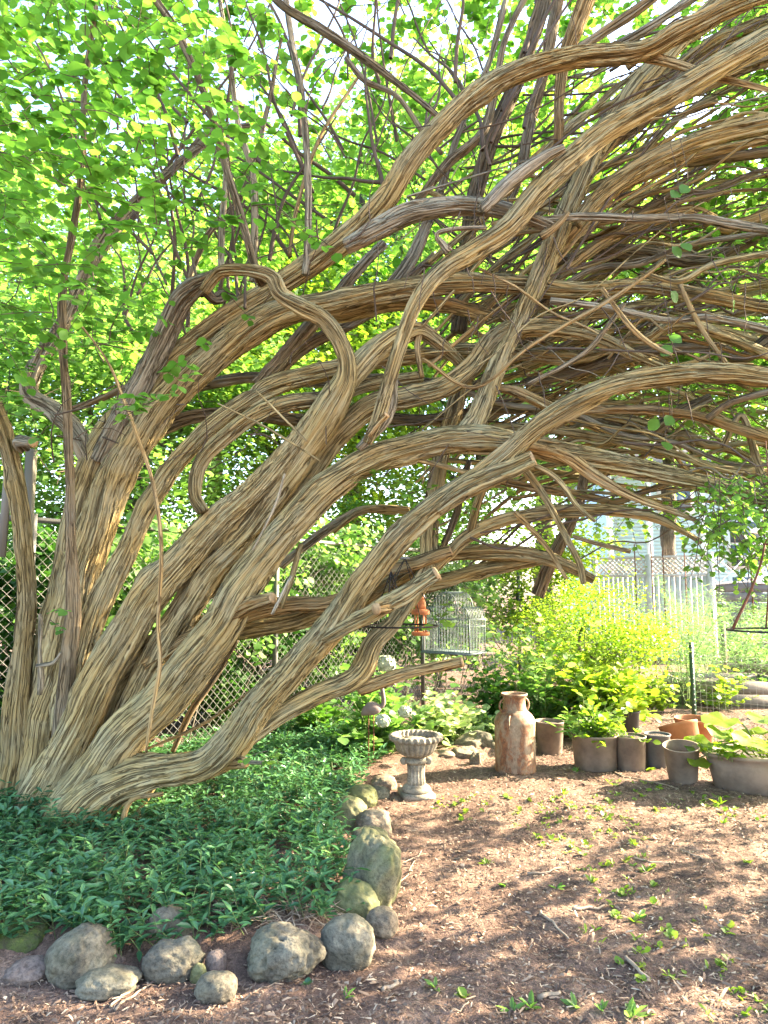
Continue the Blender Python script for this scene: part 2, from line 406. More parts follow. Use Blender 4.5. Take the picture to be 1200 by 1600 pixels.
# ------------------------------------------------------------------ the arching tree
TB = gnd(120, 1285)
tree = empty('arching_tree', (TB[0], TB[1], 0), 'huge many-stemmed tree with fibrous bark arching over the bare soil', 'tree')
TL = np.array(tree.location)
seedc = [100]
def limb(name, pts, ds, mat='bark', big=None, stub=None, amp=1.0, ext=0.0, droop=0.25, thin_only=False):
    """pts: (px, py, width px); ds: depths spread evenly along the points"""
    K = []
    dd = np.interp(np.linspace(0, 1, len(pts)), np.linspace(0, 1, len(ds)), ds)
    for (x, y, wd), d in zip(pts, dd):
        K.append(np.append(at(x, y, d), (0.42 if wd > 12 else 0.45) * wd * d / F))
    K = np.array(K)
    if ext:
        t = K[-1] - K[-2]; t = t[:3] / np.linalg.norm(t[:3]); r0 = K[-1][3]
        for k in range(1, 5):
            s = ext * k / 4
            K = np.vstack([K, np.append(K[-1][:3] + t * ext / 4, r0 * (1 - 0.8 * k / 4))])
            t = t + np.array([0, 0, -droop / 4 * 1.0]); t /= np.linalg.norm(t)
    if name == 'branch':
        NBR[0] += 1
        if NBR[0] > 297 or thin_only:
            S = spline(K, .06); EXTRA.append((S[:, :3], np.maximum(S[:, 3], .0015))); return None
    return limb3(name, K, mat, big, stub, amp)

LIMBS = []; EXTRA = []; NBR = [0]
def limb3(name, K, mat='bark', big=None, stub=None, amp=1.0, parent=None):
    parent = parent or tree
    rm = K[:, 3].mean()
    sides = big or (96 if rm > 0.07 else 72 if rm > 0.04 else 32 if rm > 0.018 else 12 if rm > 0.008 else 7)
    step = 0.016 if rm > 0.04 else 0.022 if rm > 0.018 else 0.035
    S = spline(K, step); P = S[:, :3]; R = np.maximum(S[:, 3], 0.0015)
    seedc[0] += 11; sd_ = seedc[0]
    m = len(P)
    sl = np.concatenate([[0], np.cumsum(np.linalg.norm(np.diff(P, axis=0), axis=1))])
    # slow wander so that no limb is a perfect sweep
    q = np.column_stack([sl * 3.1, np.full(m, sd_), np.zeros(m)])
    wv = np.column_stack([vnoise(q, sd_ + i) - 0.5 for i in range(3)])
    P = P + wv * (R * 0.22)[:, None] * np.clip(sl / 0.2, 0, 1)[:, None]
    T, Nn, B = frames(P)
    th = np.linspace(0, 2 * math.pi, sides, endpoint=False)
    TH = th[None] + (0.5 * np.sin(sl * 1.1 + sd_) + 0.25 * sl)[:, None]
    c, s = np.cos(TH), np.sin(TH); SL = np.broadcast_to(sl[:, None], c.shape)
    coarse = np.stack([c * 1.1 + sd_, s * 1.1, SL * 2.2], -1)
    h = (fbm(coarse, sd_, 2) - 0.5) * 0.34 * R[:, None]
    if rm > 0.018:
        k = rm / 0.018
        q = np.stack([c * k, s * k, SL * 1.7], -1)
        wq = vnoise(np.stack([c * k * .5, s * k * .5, SL * 6], -1), sd_ + 5)
        q[..., 2] += wq * 0.5
        n1 = vnoise(q, sd_ + 1); f1 = 1 - np.abs(2 * n1 - 1)
        q2 = np.stack([c * k * 2.3, s * k * 2.3, SL * 3.0 + wq * .5], -1)
        n2 = vnoise(q2, sd_ + 2); f2 = 1 - np.abs(2 * n2 - 1)
        h += amp * (-0.026 * np.clip(f1, 0, 1) ** 7 + 0.012 * (n1 - 0.4) - 0.009 * f2 ** 5 + 0.004 * n2) * min(1, rm / 0.06 + 0.25)
    if rm > 0.02:
        kr = np.random.default_rng(sd_)
        for _ in range(int(sl[-1] * 1.6) + 1):                 # knots and healed scars
            s0 = kr.uniform(0, sl[-1]); t0 = kr.uniform(0, 6.283); sz = kr.uniform(.35, .8) * rm
            dth = (th[None] - t0 + math.pi) % (2 * math.pi) - math.pi
            q2_ = ((SL - s0) / (sz * 1.7)) ** 2 + (dth * rm / sz) ** 2
            h = h + rm * kr.uniform(.12, .34) * (np.exp(-q2_) - kr.choice([0, .9]) * np.exp(-q2_ * 7))
    V = P[:, None] + (R[:, None] + h)[..., None] * (np.cos(th)[None, :, None] * Nn[:, None] + np.sin(th)[None, :, None] * B[:, None])
    bk = np.stack([c * rm + sd_ * 0.37, s * rm, SL], -1).reshape(-1, 3)
    V = V.reshape(-1, 3)
    n = sides
    e1 = P[-1] + T[-1] * (0.15 * R[-1]); e0 = P[0] - T[0] * 0.1 * R[0]
    V = np.vstack([V, e0, e1]); bk = np.vstack([bk, bk[0], bk[-1]])
    i0 = len(V) - 2; j = np.arange(n); j2 = (j + 1) % n
    fe0 = np.column_stack([j2, j, np.full(n, i0)]); fe1 = np.column_stack([j + (m - 1) * n, j2 + (m - 1) * n, np.full(n, i0 + 1)])
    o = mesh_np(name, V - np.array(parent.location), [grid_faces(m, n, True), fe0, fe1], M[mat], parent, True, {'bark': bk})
    LIMBS.append((P, R))
    if stub:
        mb = MB(); 
        ring = P[-1][None] + T[-1] * R[-1] * 0.17 + (R[-1] * 0.93) * (np.cos(th)[:, None] * Nn[-1] + np.sin(th)[:, None] * B[-1])
        ctr = P[-1] + T[-1] * R[-1] * 0.22
        VV = np.vstack([ring, ring - T[-1] * R[-1] * .4, ctr]); 
        mb.add(VV, [np.column_stack([j, j2, np.full(n, 2 * n)]), np.column_stack([j + n, j2 + n, j2, j])])
        mb.build('cut_face', M['cut'], o, True, wpos=parent.location)
    return o

B_ = 'branch'
# --- front, lowest stems
limb('trunk', [(95, 1320, 120), (150, 1245, 96), (215, 1212, 72), (280, 1200, 60), (325, 1190, 64), (365, 1155, 66), (410, 1100, 60), (462, 1045, 57), (520, 975, 54), (565, 912, 53), (622, 845, 52), (682, 793, 48), (740, 752, 44), (790, 713, 41), (840, 670, 40), (900, 632, 40), (970, 603, 38), (1050, 588, 36), (1130, 583, 33), (1215, 592, 30)],
     [4.25, 4.15, 4.05, 3.95, 3.85, 3.75], ext=1.2, droop=.5)
limb(B_, [(682, 796, 30), (720, 768, 38), (760, 748, 38), (800, 732, 34), (832, 717, 31)], [3.93, 3.85], stub=1)
limb(B_, [(345, 1180, 40), (380, 1152, 48), (430, 1120, 42), (490, 1088, 40), (540, 1068, 38), (566, 1045, 42), (583, 1005, 36), (612, 975, 33), (640, 935, 35), (668, 888, 36), (672, 830, 32), (680, 760, 30), (692, 700, 28), (715, 620, 26), (728, 540, 24)],
     [4.1, 4.2, 4.35, 4.55, 4.8])
limb(B_, [(560, 1076, 26), (600, 1062, 25), (650, 1049, 23), (722, 1033, 20)], [4.28, 4.22], 'barkred', stub=1)
limb(B_, [(505, 1000, 26), (535, 982, 32), (570, 964, 32), (600, 946, 34), (640, 926, 31), (684, 897, 28)], [3.98, 3.88], stub=1)
limb(B_, [(612, 948, 20), (600, 950, 26), (588, 952, 24)], [3.9, 3.83], 'barkred', stub=1)
limb(B_, [(352, 1188, 28), (374, 1190, 20), (384, 1191, 19)], [4.12, 4.05], 'barkred', stub=1)
limb(B_, [(382, 1190, 8), (412, 1192, 7)], [4.08, 4.0], 'barkgrey')
limb(B_, [(110, 1200, 60), (165, 1090, 60), (235, 1015, 58), (300, 985, 52), (380, 978, 46), (450, 968, 42), (520, 948, 40), (580, 922, 38), (635, 892, 34), (690, 868, 30), (760, 862, 30), (830, 868, 28), (880, 882, 22), (928, 905, 14)], [4.6, 4.65, 4.7, 4.6, 4.5])
limb(B_, [(560, 950, 30), (640, 920, 28), (700, 905, 28), (760, 888, 26), (820, 878, 22), (862, 872, 14)], [4.75, 4.6], stub=None)
limb(B_, [(600, 893, 22), (650, 878, 24), (704, 860, 21)], [4.45, 4.4], 'barkred', stub=1)
limb(B_, [(230, 1040, 34), (280, 1005, 32), (330, 980, 30), (400, 955, 32), (460, 945, 30), (510, 942, 28), (548, 925, 26), (600, 890, 24)], [4.5, 4.45], 'barkred')
limb(B_, [(365, 960, 30), (395, 945, 28), (428, 934, 22)], [4.15, 4.05], 'barkred', stub=1)
limb(B_, [(665, 900, 18), (700, 866, 24), (729, 838, 25), (783, 814, 24), (853, 801, 23), (920, 797, 22), (980, 801, 20), (1027, 810, 18), (1060, 826, 13), (1097, 848, 9)], [4.5, 4.3, 4.2])
# --- second big stem and its fork
limb('trunk', [(70, 1330, 120), (115, 1265, 104), (160, 1200, 92), (220, 1130, 84), (290, 1050, 77), (345, 978, 73), (378, 918, 66), (430, 850, 59), (500, 775, 56), (560, 732, 55), (620, 706, 52), (690, 688, 50), (745, 690, 52), (825, 697, 42), (900, 712, 38), (1000, 732, 35), (1100, 757, 32), (1212, 786, 30)],
     [4.4, 4.3, 4.2, 4.2, 4.2, 4.1, 4.0], ext=1.1, droop=.3)
limb(B_, [(700, 700, 34), (735, 668, 40), (755, 630, 37), (775, 580, 34), (803, 518, 34), (835, 450, 38), (860, 398, 40), (890, 322, 38), (925, 243, 37), (985, 152, 38), (1050, 75, 36), (1130, -5, 34), (1190, -70, 30)], [4.22, 4.25, 4.35, 4.5, 4.6], ext=1.0, droop=.6)
limb(B_, [(800, 690, 24), (880, 712, 26), (930, 745, 22), (985, 775, 16), (1055, 800, 10), (1092, 815, 7)], [4.1, 3.95], 'barkred')
# --- third stem, to the burl and the twisted loop
limb('trunk', [(45, 1330, 110), (72, 1250, 92), (115, 1150, 80), (160, 1055, 74), (212, 962, 70), (270, 892, 64), (330, 828, 58), (400, 768, 54), (455, 710, 52), (500, 655, 52), (530, 610, 46)], [4.55, 4.45, 4.4, 4.38, 4.33])
limb(B_, [(150, 1220, 58), (205, 1110, 60), (268, 990, 58), (300, 935, 56), (340, 880, 54), (390, 822, 52), (440, 757, 52), (485, 692, 54), (520, 637, 56), (542, 592, 44), (536, 546, 36), (507, 502, 34), (468, 480, 33), (438, 460, 31), (424, 434, 29), (395, 424, 24), (352, 423, 20), (336, 432, 19), (318, 455, 17)], [4.6, 4.5, 4.4, 4.28, 4.2, 4.2, 4.3])
limb(B_, [(520, 630, 46), (555, 580, 46), (590, 545, 42), (630, 522, 37), (656, 517, 31), (682, 535, 25), (712, 562, 22), (735, 590, 18)], [4.35, 4.45, 4.6])
limb(B_, [(655, 520, 14), (652, 545, 11), (660, 590, 8)], [4.45, 4.4], 'barkred')
limb(B_, [(330, 930, 40), (375, 880, 44), (420, 820, 44), (470, 755, 48), (525, 680, 48), (585, 632, 46), (640, 620, 44), (695, 605, 42), (737, 575, 40), (772, 530, 39), (808, 511, 37), (860, 510, 33), (910, 520, 31), (948, 534, 25), (1000, 560, 14), (1060, 585, 8)], [4.55, 4.5, 4.4, 4.25, 4.15])
# --- mossy limb hanging down from the upper arc
limb(B_, [(572, 692, 18), (590, 650, 24), (606, 600, 25), (628, 530, 26), (652, 472, 30), (690, 425, 35), (740, 392, 40), (795, 355, 42), (850, 290, 44), (950, 207, 44), (1050, 147, 44), (1130, 100, 46), (1215, 55, 46)], [3.95, 3.95, 4.0, 4.0, 3.9], ext=1.0, droop=.7)
limb(B_, [(612, 590, 20), (608, 640, 32), (580, 680, 22), (560, 700, 14)], [4.12, 4.05], 'barkgrey')
limb(B_, [(575, 680, 14), (590, 662, 15), (604, 648, 13)], [3.9, 3.86], 'barkred', stub=1)
# --- big left limb
limb('trunk', [(20, 1330, 110), (45, 1240, 92), (72, 1130, 82), (100, 1000, 78), (128, 890, 72), (170, 770, 68), (212, 692, 64), (268, 620, 60), (340, 555, 58), (410, 505, 58), (470, 482, 48), (540, 468, 43), (610, 455, 41), (700, 441, 40), (800, 445, 36), (900, 455, 31), (1000, 448, 27), (1100, 462, 25), (1215, 482, 22)], [4.7, 4.65, 4.7, 4.6, 4.5, 4.35, 4.2], ext=1.0, droop=.5)
limb(B_, [(470, 490, 34), (540, 488, 36), (620, 470, 36), (700, 478, 30), (780, 492, 26), (860, 500, 22), (960, 490, 20), (1080, 505, 18), (1215, 545, 18)], [4.75, 4.6, 4.5], ext=.9)
limb('trunk', [(60, 1330, 100), (72, 1200, 84), (88, 1050, 80), (108, 920, 74), (132, 800, 66), (165, 695, 62), (212, 630, 54), (272, 562, 42), (350, 500, 42), (430, 450, 42), (490, 412, 45), (550, 365, 45), (598, 315, 45), (635, 260, 43), (680, 210, 42), (750, 145, 42), (825, 108, 41), (900, 90, 40), (1000, 80, 38), (1055, 52, 37), (1125, 18, 36), (1215, -15, 34)], [4.85, 4.8, 4.75, 4.6, 4.3, 4.1, 3.9], ext=1.0, droop=.8)
limb(B_, [(1000, 85, 22), (1055, 100, 17), (1110, 118, 14), (1215, 145, 13)], [4.12, 3.95], 'barkred')
limb(B_, [(540, 385, 30), (590, 360, 38), (640, 335, 36), (700, 322, 34), (755, 322, 32), (810, 335, 26), (868, 358, 16)], [4.35, 4.2, 4.05], 'barkgrey')
limb(B_, [(752, 328, 24), (795, 285, 30), (845, 250, 26), (882, 230, 15)], [4.0, 3.9], 'barkgrey')
limb(B_, [(845, 368, 18), (868, 352, 14), (888, 330, 8)], [3.98, 3.9], 'barkred')
limb(B_, [(700, 395, 22), (690, 380, 14), (682, 366, 10), (710, 358, 8), (760, 356, 9)], [3.95, 3.9], 'barkgrey')
# --- left edge
limb('trunk', [(10, 1330, 70), (20, 1200, 54), (32, 1060, 42), (43, 940, 33), (40, 860, 30), (28, 770, 30), (10, 690, 28), (-15, 620, 26), (-50, 540, 22), (-80, 440, 20)], [4.6, 4.5, 4.4])
limb(B_, [(92, 1170, 30), (104, 1080, 34), (114, 985, 30), (113, 870, 22), (109, 740, 18), (104, 620, 17), (97, 510, 16), (100, 430, 14), (118, 340, 13), (130, 240, 12), (132, 140, 10), (150, 0, 9), (155, -80, 8)], [4.5, 4.35, 4.3, 4.2], 'barkdark')
limb(B_, [(148, 745, 40), (120, 680, 35), (85, 642, 34), (52, 622, 31), (45, 600, 30), (62, 560, 30), (92, 515, 27), (120, 460, 23), (155, 380, 20), (205, 320, 17), (265, 270, 14), (320, 225, 10)], [4.75, 4.85, 5.0], 'barkgrey')
limb(B_, [(120, 460, 17), (160, 390, 17), (210, 330, 15), (280, 255, 13), (330, 205, 12), (390, 195, 8)], [5.0, 5.3], 'barkgrey')
limb(B_, [(38, 700, 26), (30, 690, 22), (52, 692, 20)], [4.45, 4.3], 'barkgrey', stub=1)
limb(B_, [(110, 640, 11), (160, 622, 12), (205, 602, 12)], [4.8, 4.75], 'barkdark')
limb(B_, [(95, 1140, 46), (112, 1060, 50), (138, 985, 50), (160, 935, 48), (192, 872, 42), (226, 800, 37), (266, 735, 35), (312, 685, 35), (370, 640, 36), (430, 605, 38), (490, 587, 36), (560, 570, 32), (640, 560, 28), (720, 548, 26), (800, 552, 24), (900, 560, 20), (1000, 530, 16), (1100, 500, 14), (1215, 480, 12)], [4.55, 4.55, 4.65, 4.7, 4.6], ext=.8)
limb(B_, [(318, 800, 26), (305, 770, 27), (313, 725, 28), (348, 685, 30), (398, 648, 30), (450, 630, 30), (510, 622, 28), (580, 600, 24), (660, 590, 22)], [4.32, 4.35, 4.5])
limb(B_, [(200, 705, 34), (250, 672, 30), (310, 650, 28), (390, 648, 26), (470, 655, 24), (560, 648, 22), (660, 655, 20), (780, 640, 18), (900, 650, 16), (1050, 690, 14)], [4.9, 5.0, 4.9], 'barkdark')
limb(B_, [(300, 606, 20), (350, 595, 20), (420, 590, 19), (500, 598, 18), (600, 590, 16), (700, 600, 14)], [5.1, 5.1], 'barkgrey')
limb(B_, [(400, 600, 24), (440, 560, 24), (480, 515, 26), (510, 480, 24), (560, 420, 20), (600, 380, 18)], [4.95, 4.9], 'barkgrey')
limb(B_, [(430, 585, 22), (480, 540, 22), (540, 510, 22), (600, 475, 20), (680, 400, 18)], [5.05, 5.0], 'barkdark')
limb(B_, [(160, 720, 46), (195, 650, 44), (232, 580, 42), (262, 512, 41), (284, 470, 39), (308, 448, 34), (328, 436, 24), (342, 427, 18)], [4.72, 4.6, 4.35], 'barkgrey')
limb(B_, [(318, 450, 20), (335, 468, 22), (352, 462, 20), (372, 470, 14)], [4.55, 4.7], 'barkdark')
# --- slender upright stems
limb(B_, [(412, 445, 22), (402, 425, 20), (390, 385, 16), (372, 320, 15), (350, 250, 15), (330, 180, 14), (308, 120, 14), (275, 45, 13), (240, -5, 12), (200, -70, 10)], [4.3, 4.2], 'barkdark')
limb(B_, [(478, 430, 15), (481, 350, 14), (481, 280, 14), (473, 160, 13), (455, 60, 11), (445, -10, 10), (430, -90, 8)], [4.55, 4.5], 'barkgrey')
limb(B_, [(395, 440, 12), (398, 350, 12), (395, 270, 12), (372, 190, 11), (360, 100, 9), (342, -10, 8)], [4.7, 4.6], 'barkgrey')
limb(B_, [(345, 430, 11), (347, 350, 11), (352, 280, 9), (356, 200, 7)], [4.8, 4.8], 'barkgrey')
limb(B_, [(292, 455, 12), (305, 410, 11), (330, 360, 11), (375, 310, 10), (398, 250, 9), (420, 160, 8), (440, 60, 6)], [4.9, 5.0], 'barkdark')
limb(B_, [(405, -20, 12), (450, 15, 14), (500, 45, 15), (560, 85, 14), (620, 130, 13), (690, 188, 12)], [4.4, 4.3], 'barkdark')
limb(B_, [(540, 90, 8), (570, 125, 10), (620, 150, 8), (660, 205, 10), (690, 240, 8)], [4.7, 4.6], 'barkdark')
limb(B_, [(452, 400, 7), (465, 320, 7), (500, 215, 6), (560, 120, 5)], [4.7, 4.9], 'barkred')
# --- dark upright stems behind, upper middle
limb(B_, [(715, 520, 26), (725, 420, 28), (738, 330, 30), (762, 235, 31), (790, 170, 30), (815, 110, 28), (845, 20, 28), (865, -60, 26)], [5.2, 5.1, 5.0], 'barkdark')
limb(B_, [(790, 330, 18), (812, 270, 20), (828, 200, 20), (850, 110, 20), (865, 40, 22), (880, -40, 20)], [5.0, 4.9], 'barkdark')
limb(B_, [(872, 225, 18), (874, 150, 20), (882, 90, 24), (900, 40, 30), (925, -30, 32)], [4.6, 4.5], 'barkred')
limb(B_, [(590, 470, 22), (640, 410, 24), (672, 340, 20), (690, 290, 16), (720, 200, 13), (760, 110, 11), (790, 0, 10)], [5.1, 5.0], 'barkgrey')
limb(B_, [(640, 330, 14), (700, 255, 18), (755, 205, 18), (775, 130, 15), (790, 60, 13), (830, -20, 12)], [4.8, 4.75], 'barkdark')
limb(B_, [(905, 75, 16), (960, 40, 18), (1010, 5, 18), (1060, -40, 16)], [4.4, 4.3], 'barkdark')
limb(B_, [(880, 90, 12), (950, 75, 16), (1020, 40, 18), (1090, -10, 18)], [4.7, 4.6], 'barkgrey')
# --- the sheaf of limbs sweeping to the right
limb(B_, [(900, 350, 26), (940, 305, 34), (1000, 262, 37), (1060, 232, 38), (1130, 208, 38), (1215, 188, 38)], [4.25, 4.1], ext=1.0, droop=.7)
limb(B_, [(860, 400, 20), (915, 345, 24), (960, 300, 22), (1020, 270, 24), (1100, 240, 22), (1215, 215, 20)], [4.5, 4.4], 'barkred', ext=.8)
limb(B_, [(900, 262, 28), (960, 215, 34), (1030, 165, 34), (1110, 120, 36), (1215, 85, 38)], [4.7, 4.5], 'barkdark', ext=1.0, droop=.6)
limb(B_, [(980, 170, 26), (1050, 120, 34), (1120, 70, 36), (1215, 30, 36)], [4.9, 4.7], 'bark', ext=.8, droop=.6)
limb(B_, [(830, 480, 20), (900, 410, 24), (980, 360, 24), (1070, 330, 24), (1140, 355, 26), (1215, 330, 26)], [4.7, 4.6], 'barkred', ext=.8)
limb(B_, [(950, 300, 18), (1030, 260, 22), (1100, 250, 22), (1215, 235, 22)], [4.6, 4.4], 'barkdark', ext=.6)
limb(B_, [(840, 345, 14), (910, 338, 16), (1000, 342, 17), (1080, 340, 17), (1140, 350, 18), (1215, 362, 18)], [4.1, 4.0], 'barkgrey', ext=.6)
limb(B_, [(870, 410, 14), (940, 395, 22), (1010, 398, 26), (1090, 408, 26), (1150, 385, 28), (1215, 355, 30)], [4.9, 4.7], 'barkdark', ext=.6)
limb(B_, [(800, 560, 20), (880, 520, 20), (960, 485, 20), (1050, 470, 18), (1215, 440, 18)], [4.9, 4.7], 'bark', ext=.8)
limb(B_, [(860, 470, 16), (950, 480, 16), (1040, 500, 16), (1110, 496, 17), (1215, 520, 17)], [4.2, 4.05], 'barkgrey', ext=.6)
limb(B_, [(1010, 530, 20), (1060, 505, 22), (1130, 525, 22), (1215, 560, 22)], [4.3, 4.2], 'bark', ext=.7)
limb(B_, [(820, 600, 18), (900, 580, 20), (1000, 550, 20), (1110, 545, 22), (1160, 560, 24), (1215, 520, 28)], [4.8, 4.4], 'barkdark', ext=.7)
limb(B_, [(745, 600, 18), (800, 610, 20), (870, 640, 19), (930, 640, 17), (1010, 640, 17), (1090, 650, 17), (1150, 670, 18), (1215, 690, 18)], [4.35, 4.25, 4.1], 'barkred', ext=.7, droop=.4)
limb(B_, [(1105, 655, 12), (1140, 630, 12), (1215, 608, 12)], [4.1, 4.0], 'barkdark', ext=.5)
limb(B_, [(760, 672, 22), (840, 668, 22), (930, 682, 20), (1020, 700, 18), (1120, 730, 18), (1215, 740, 18)], [4.6, 4.4], 'bark', ext=.8)
limb(B_, [(985, 700, 26), (1020, 672, 26), (1060, 645, 22), (1110, 620, 18)], [4.7, 4.6], 'barkdark')
limb(B_, [(900, 640, 14), (1000, 660, 16), (1080, 690, 16), (1150, 705, 15), (1215, 745, 15)], [4.9, 4.8], 'bark', ext=.6)
limb(B_, [(760, 745, 14), (820, 760, 15), (900, 772, 15), (960, 785, 14), (1000, 772, 10), (1050, 752, 8)], [4.5, 4.3], 'barkred')
limb(B_, [(832, 725, 10), (870, 748, 11), (900, 790, 9), (930, 815, 6)], [3.95, 3.9], 'bark')
limb(B_, [(818, 732, 16), (850, 775, 15), (880, 830, 13), (905, 880, 12), (912, 912, 11)], [4.1, 4.05], 'bark')
limb(B_, [(805, 800, 10), (850, 850, 9), (870, 880, 8), (885, 905, 6)], [4.2, 4.1], 'barkred')
limb(B_, [(840, 930, 24), (860, 880, 25), (885, 830, 22), (905, 790, 20), (915, 740, 18)], [5.0, 4.9], 'barkdark')
limb(B_, [(895, 838, 7), (935, 850, 8), (985, 862, 8)], [4.0, 3.9], 'barkred')
limb(B_, [(735, 830, 16), (742, 800, 17), (760, 755, 15), (775, 735, 12)], [4.4, 4.3], 'bark')
limb(B_, [(690, 860, 14), (715, 800, 13), (720, 760, 12), (735, 720, 10)], [4.7, 4.6], 'barkdark')
limb(B_, [(655, 720, 10), (700, 730, 9), (735, 740, 9), (790, 750, 9)], [4.2, 4.15], 'barkred')
limb(B_, [(520, 830, 14), (560, 800, 15), (600, 795, 16), (640, 798, 16)], [4.9, 4.8], 'bark')
limb(B_, [(440, 885, 18), (480, 850, 18), (530, 815, 18), (570, 795, 16), (620, 798, 14)], [5.1, 5.0], 'barkgrey')
limb(B_, [(825, 600, 8), (910, 555, 9), (950, 510, 9), (975, 475, 8)], [4.05, 4.0], 'barkdark')
limb(B_, [(660, 560, 6), (740, 605, 7), (830, 540, 7), (950, 470, 7), (1010, 430, 6), (1040, 405, 5)], [3.95, 3.85], 'barkred')
limb(B_, [(940, 450, 8), (985, 510, 10), (1020, 540, 9), (1050, 555, 7)], [3.95, 3.9], 'barkred')
limb(B_, [(1000, 425, 5), (1060, 440, 10), (1110, 415, 12), (1170, 402, 13), (1215, 395, 13)], [4.0, 3.9], 'bark', ext=.5)
limb(B_, [(1060, 440, 8), (1100, 520, 9), (1160, 600, 8)], [4.1, 4.0], 'barkred')
limb(B_, [(1130, 700, 14), (1160, 650, 13), (1190, 740, 14), (1215, 790, 13)], [4.4, 4.3], 'bark')
# --- shoots hanging from the trunk
limb(B_, [(228, 1175, 5), (238, 1110, 7), (250, 1040, 7), (247, 975, 7), (252, 860, 7), (240, 760, 7), (218, 690, 7), (190, 615, 6), (165, 560, 4), (120, 500, 3)], [4.0, 3.85], 'barkred')
limb(B_, [(255, 1240, 8), (205, 1250, 9), (190, 1290, 11), (180, 1322, 12)], [4.12, 4.05], 'barkred')
limb(B_, [(250, 1215, 8), (225, 1255, 9), (208, 1285, 9), (195, 1310, 8)], [4.3, 4.2], 'barkred')
limb(B_, [(62, 1085, 8), (64, 1060, 11), (63, 1040, 9), (62, 1015, 6), (64, 975, 8), (62, 960, 6)], [4.22, 4.18], 'barkgrey')
limb(B_, [(58, 1040, 7), (85, 1035, 8), (95, 1020, 5)], [4.2, 4.15], 'barkgrey')
limb(B_, [(230, 1170, 4), (300, 1140, 6), (350, 1110, 5), (410, 1065, 4)], [4.4, 4.4], 'barkred')
limb(B_, [(270, 1175, 10), (300, 1110, 12), (335, 1060, 11), (370, 1000, 9)], [4.9, 4.9], 'barkdark')
limb(B_, [(455, 900, 6), (440, 930, 7), (425, 960, 5)], [4.05, 4.0], 'barkgrey')
limb(B_, [(470, 850, 10), (455, 905, 10), (440, 950, 8)], [4.3, 4.25], 'bark')
limb(B_, [(395, 860, 4), (430, 790, 5), (445, 740, 4)], [4.0, 3.98], 'barkgrey')
limb(B_, [(340, 630, 2.5), (420, 670, 4), (500, 720, 3)], [3.95, 3.95], 'bark')
limb(B_, [(400, 610, 3), (440, 650, 4), (480, 690, 3)], [4.0, 4.0], 'bark')

# procedural filling of the sheaf: branches that follow the sweep of the arch
R_ = random.Random(5)
for i in range(300):
    thin = i >= 105
    yr = R_.uniform(-60, 800); slope = np.interp(yr, [-60, 200, 420, 600, 790], [-0.75, -0.38, -0.1, 0.06, 0.24]) + R_.gauss(0, 0.30 if thin else 0.13)
    cv = R_.uniform(0.1, 0.75); xl = R_.uniform(620, 1080) if thin else R_.uniform(660, 1000); xr = R_.choice([1225, R_.uniform(xl + 120, 1200)]) if thin else R_.choice([1225, 1225, R_.uniform(1000, 1200)])
    wd = R_.uniform(2.4, 6) if thin else R_.choice([5, 6, 7, 8, 9, 10, 12, 14]); d0 = R_.uniform(4.1, 5.9) if thin else R_.uniform(4.5, 5.9)
    pts = []
    for k in range(7):
        t = k / 6; x = xl + (xr - xl) * t; u = (1200 - x) / 1000
        y = yr - slope * 1000 * u + cv * 1000 * u * u * (0.6 if yr > 550 else 1) + R_.gauss(0, 9)
        pts.append((x, y, wd * (1.05 - 0.5 * t)))
    if min(p[1] for p in pts) < -200 or max(p[1] for p in pts) > 900: continue
    limb(B_, pts, [d0, d0 - R_.uniform(-.2, .5)], R_.choice(['bark', 'bark', 'bark', 'barkred', 'barkgrey']), ext=.6 if xr > 1220 else 0)

# slender leaders rising from the big limbs, upper left and middle
for i in range(85):
    x0 = R_.uniform(120, 820); y0 = R_.uniform(180, 560) if x0 < 500 else R_.uniform(80, 420)
    d0 = R_.uniform(4.3, 5.8); Lp = R_.uniform(140, 420); a = R_.gauss(-.15, .45); wd = R_.uniform(3, 9)
    pts = []; x, y = x0, y0
    for k in range(6):
        pts.append((x, y, wd * (1 - .13 * k))); a += R_.gauss(0, .16); x += math.sin(a) * Lp / 5 + R_.gauss(0, 3); y -= math.cos(a) * Lp / 5
    limb(B_, pts, [d0, d0 + R_.uniform(-.3, .6)], R_.choice(['barkdark', 'barkdark', 'barkgrey']), thin_only=wd < 5)

# ------------------------------------------------------------------ leaves
def tmpl_round(wd=0.38, fold=0.07):
    V = np.array([[0, 0, 0], [.28, wd * .9, fold], [.62, wd, fold * 1.1], [.88, wd * .5, fold * .5 - .04], [1, 0, -.08], [.88, -wd * .5, fold * .5 - .04], [.62, -wd, fold * 1.1], [.28, -wd * .9, fold], [.5, 0, .0]])
    return V, np.array([[0, 1, 2, 8], [8, 2, 3, 4], [8, 4, 5, 6], [0, 8, 6, 7]])
def tmpl_lance(wd=0.19, fold=0.05):
    V = np.array([[0, 0, 0], [.35, wd, fold], [.72, wd * .8, fold * .6 - .03], [1, 0, -.12], [.72, -wd * .8, fold * .6 - .03], [.35, -wd, fold]])
    return V, np.array([[0, 1, 2, 3], [0, 3, 4, 5]])
def tmpl_quad(wd=0.34):
    return np.array([[0, 0, 0], [.5, wd, .05], [1, 0, -.05], [.5, -wd, .05]]), np.array([[0, 1, 2, 3]])
def tmpl_lobed():
    pts = [(0, 0), (.05, .35), (.25, .45), (.35, .3), (.6, .42), (.68, .2), (1, 0), (.68, -.2), (.6, -.42), (.35, -.3), (.25, -.45), (.05, -.35)]
    V = np.array([[x, y, abs(y) * .15 - x * x * .12] for x, y in pts] + [[.3, 0, .0]])
    n = len(pts)
    return V, np.array([[i, (i + 1) % n, n] for i in range(n)])
T_ROUND, T_LANCE, T_QUAD, T_LOBED = tmpl_round(0.44), tmpl_lance(0.165), tmpl_quad(), tmpl_lobed()
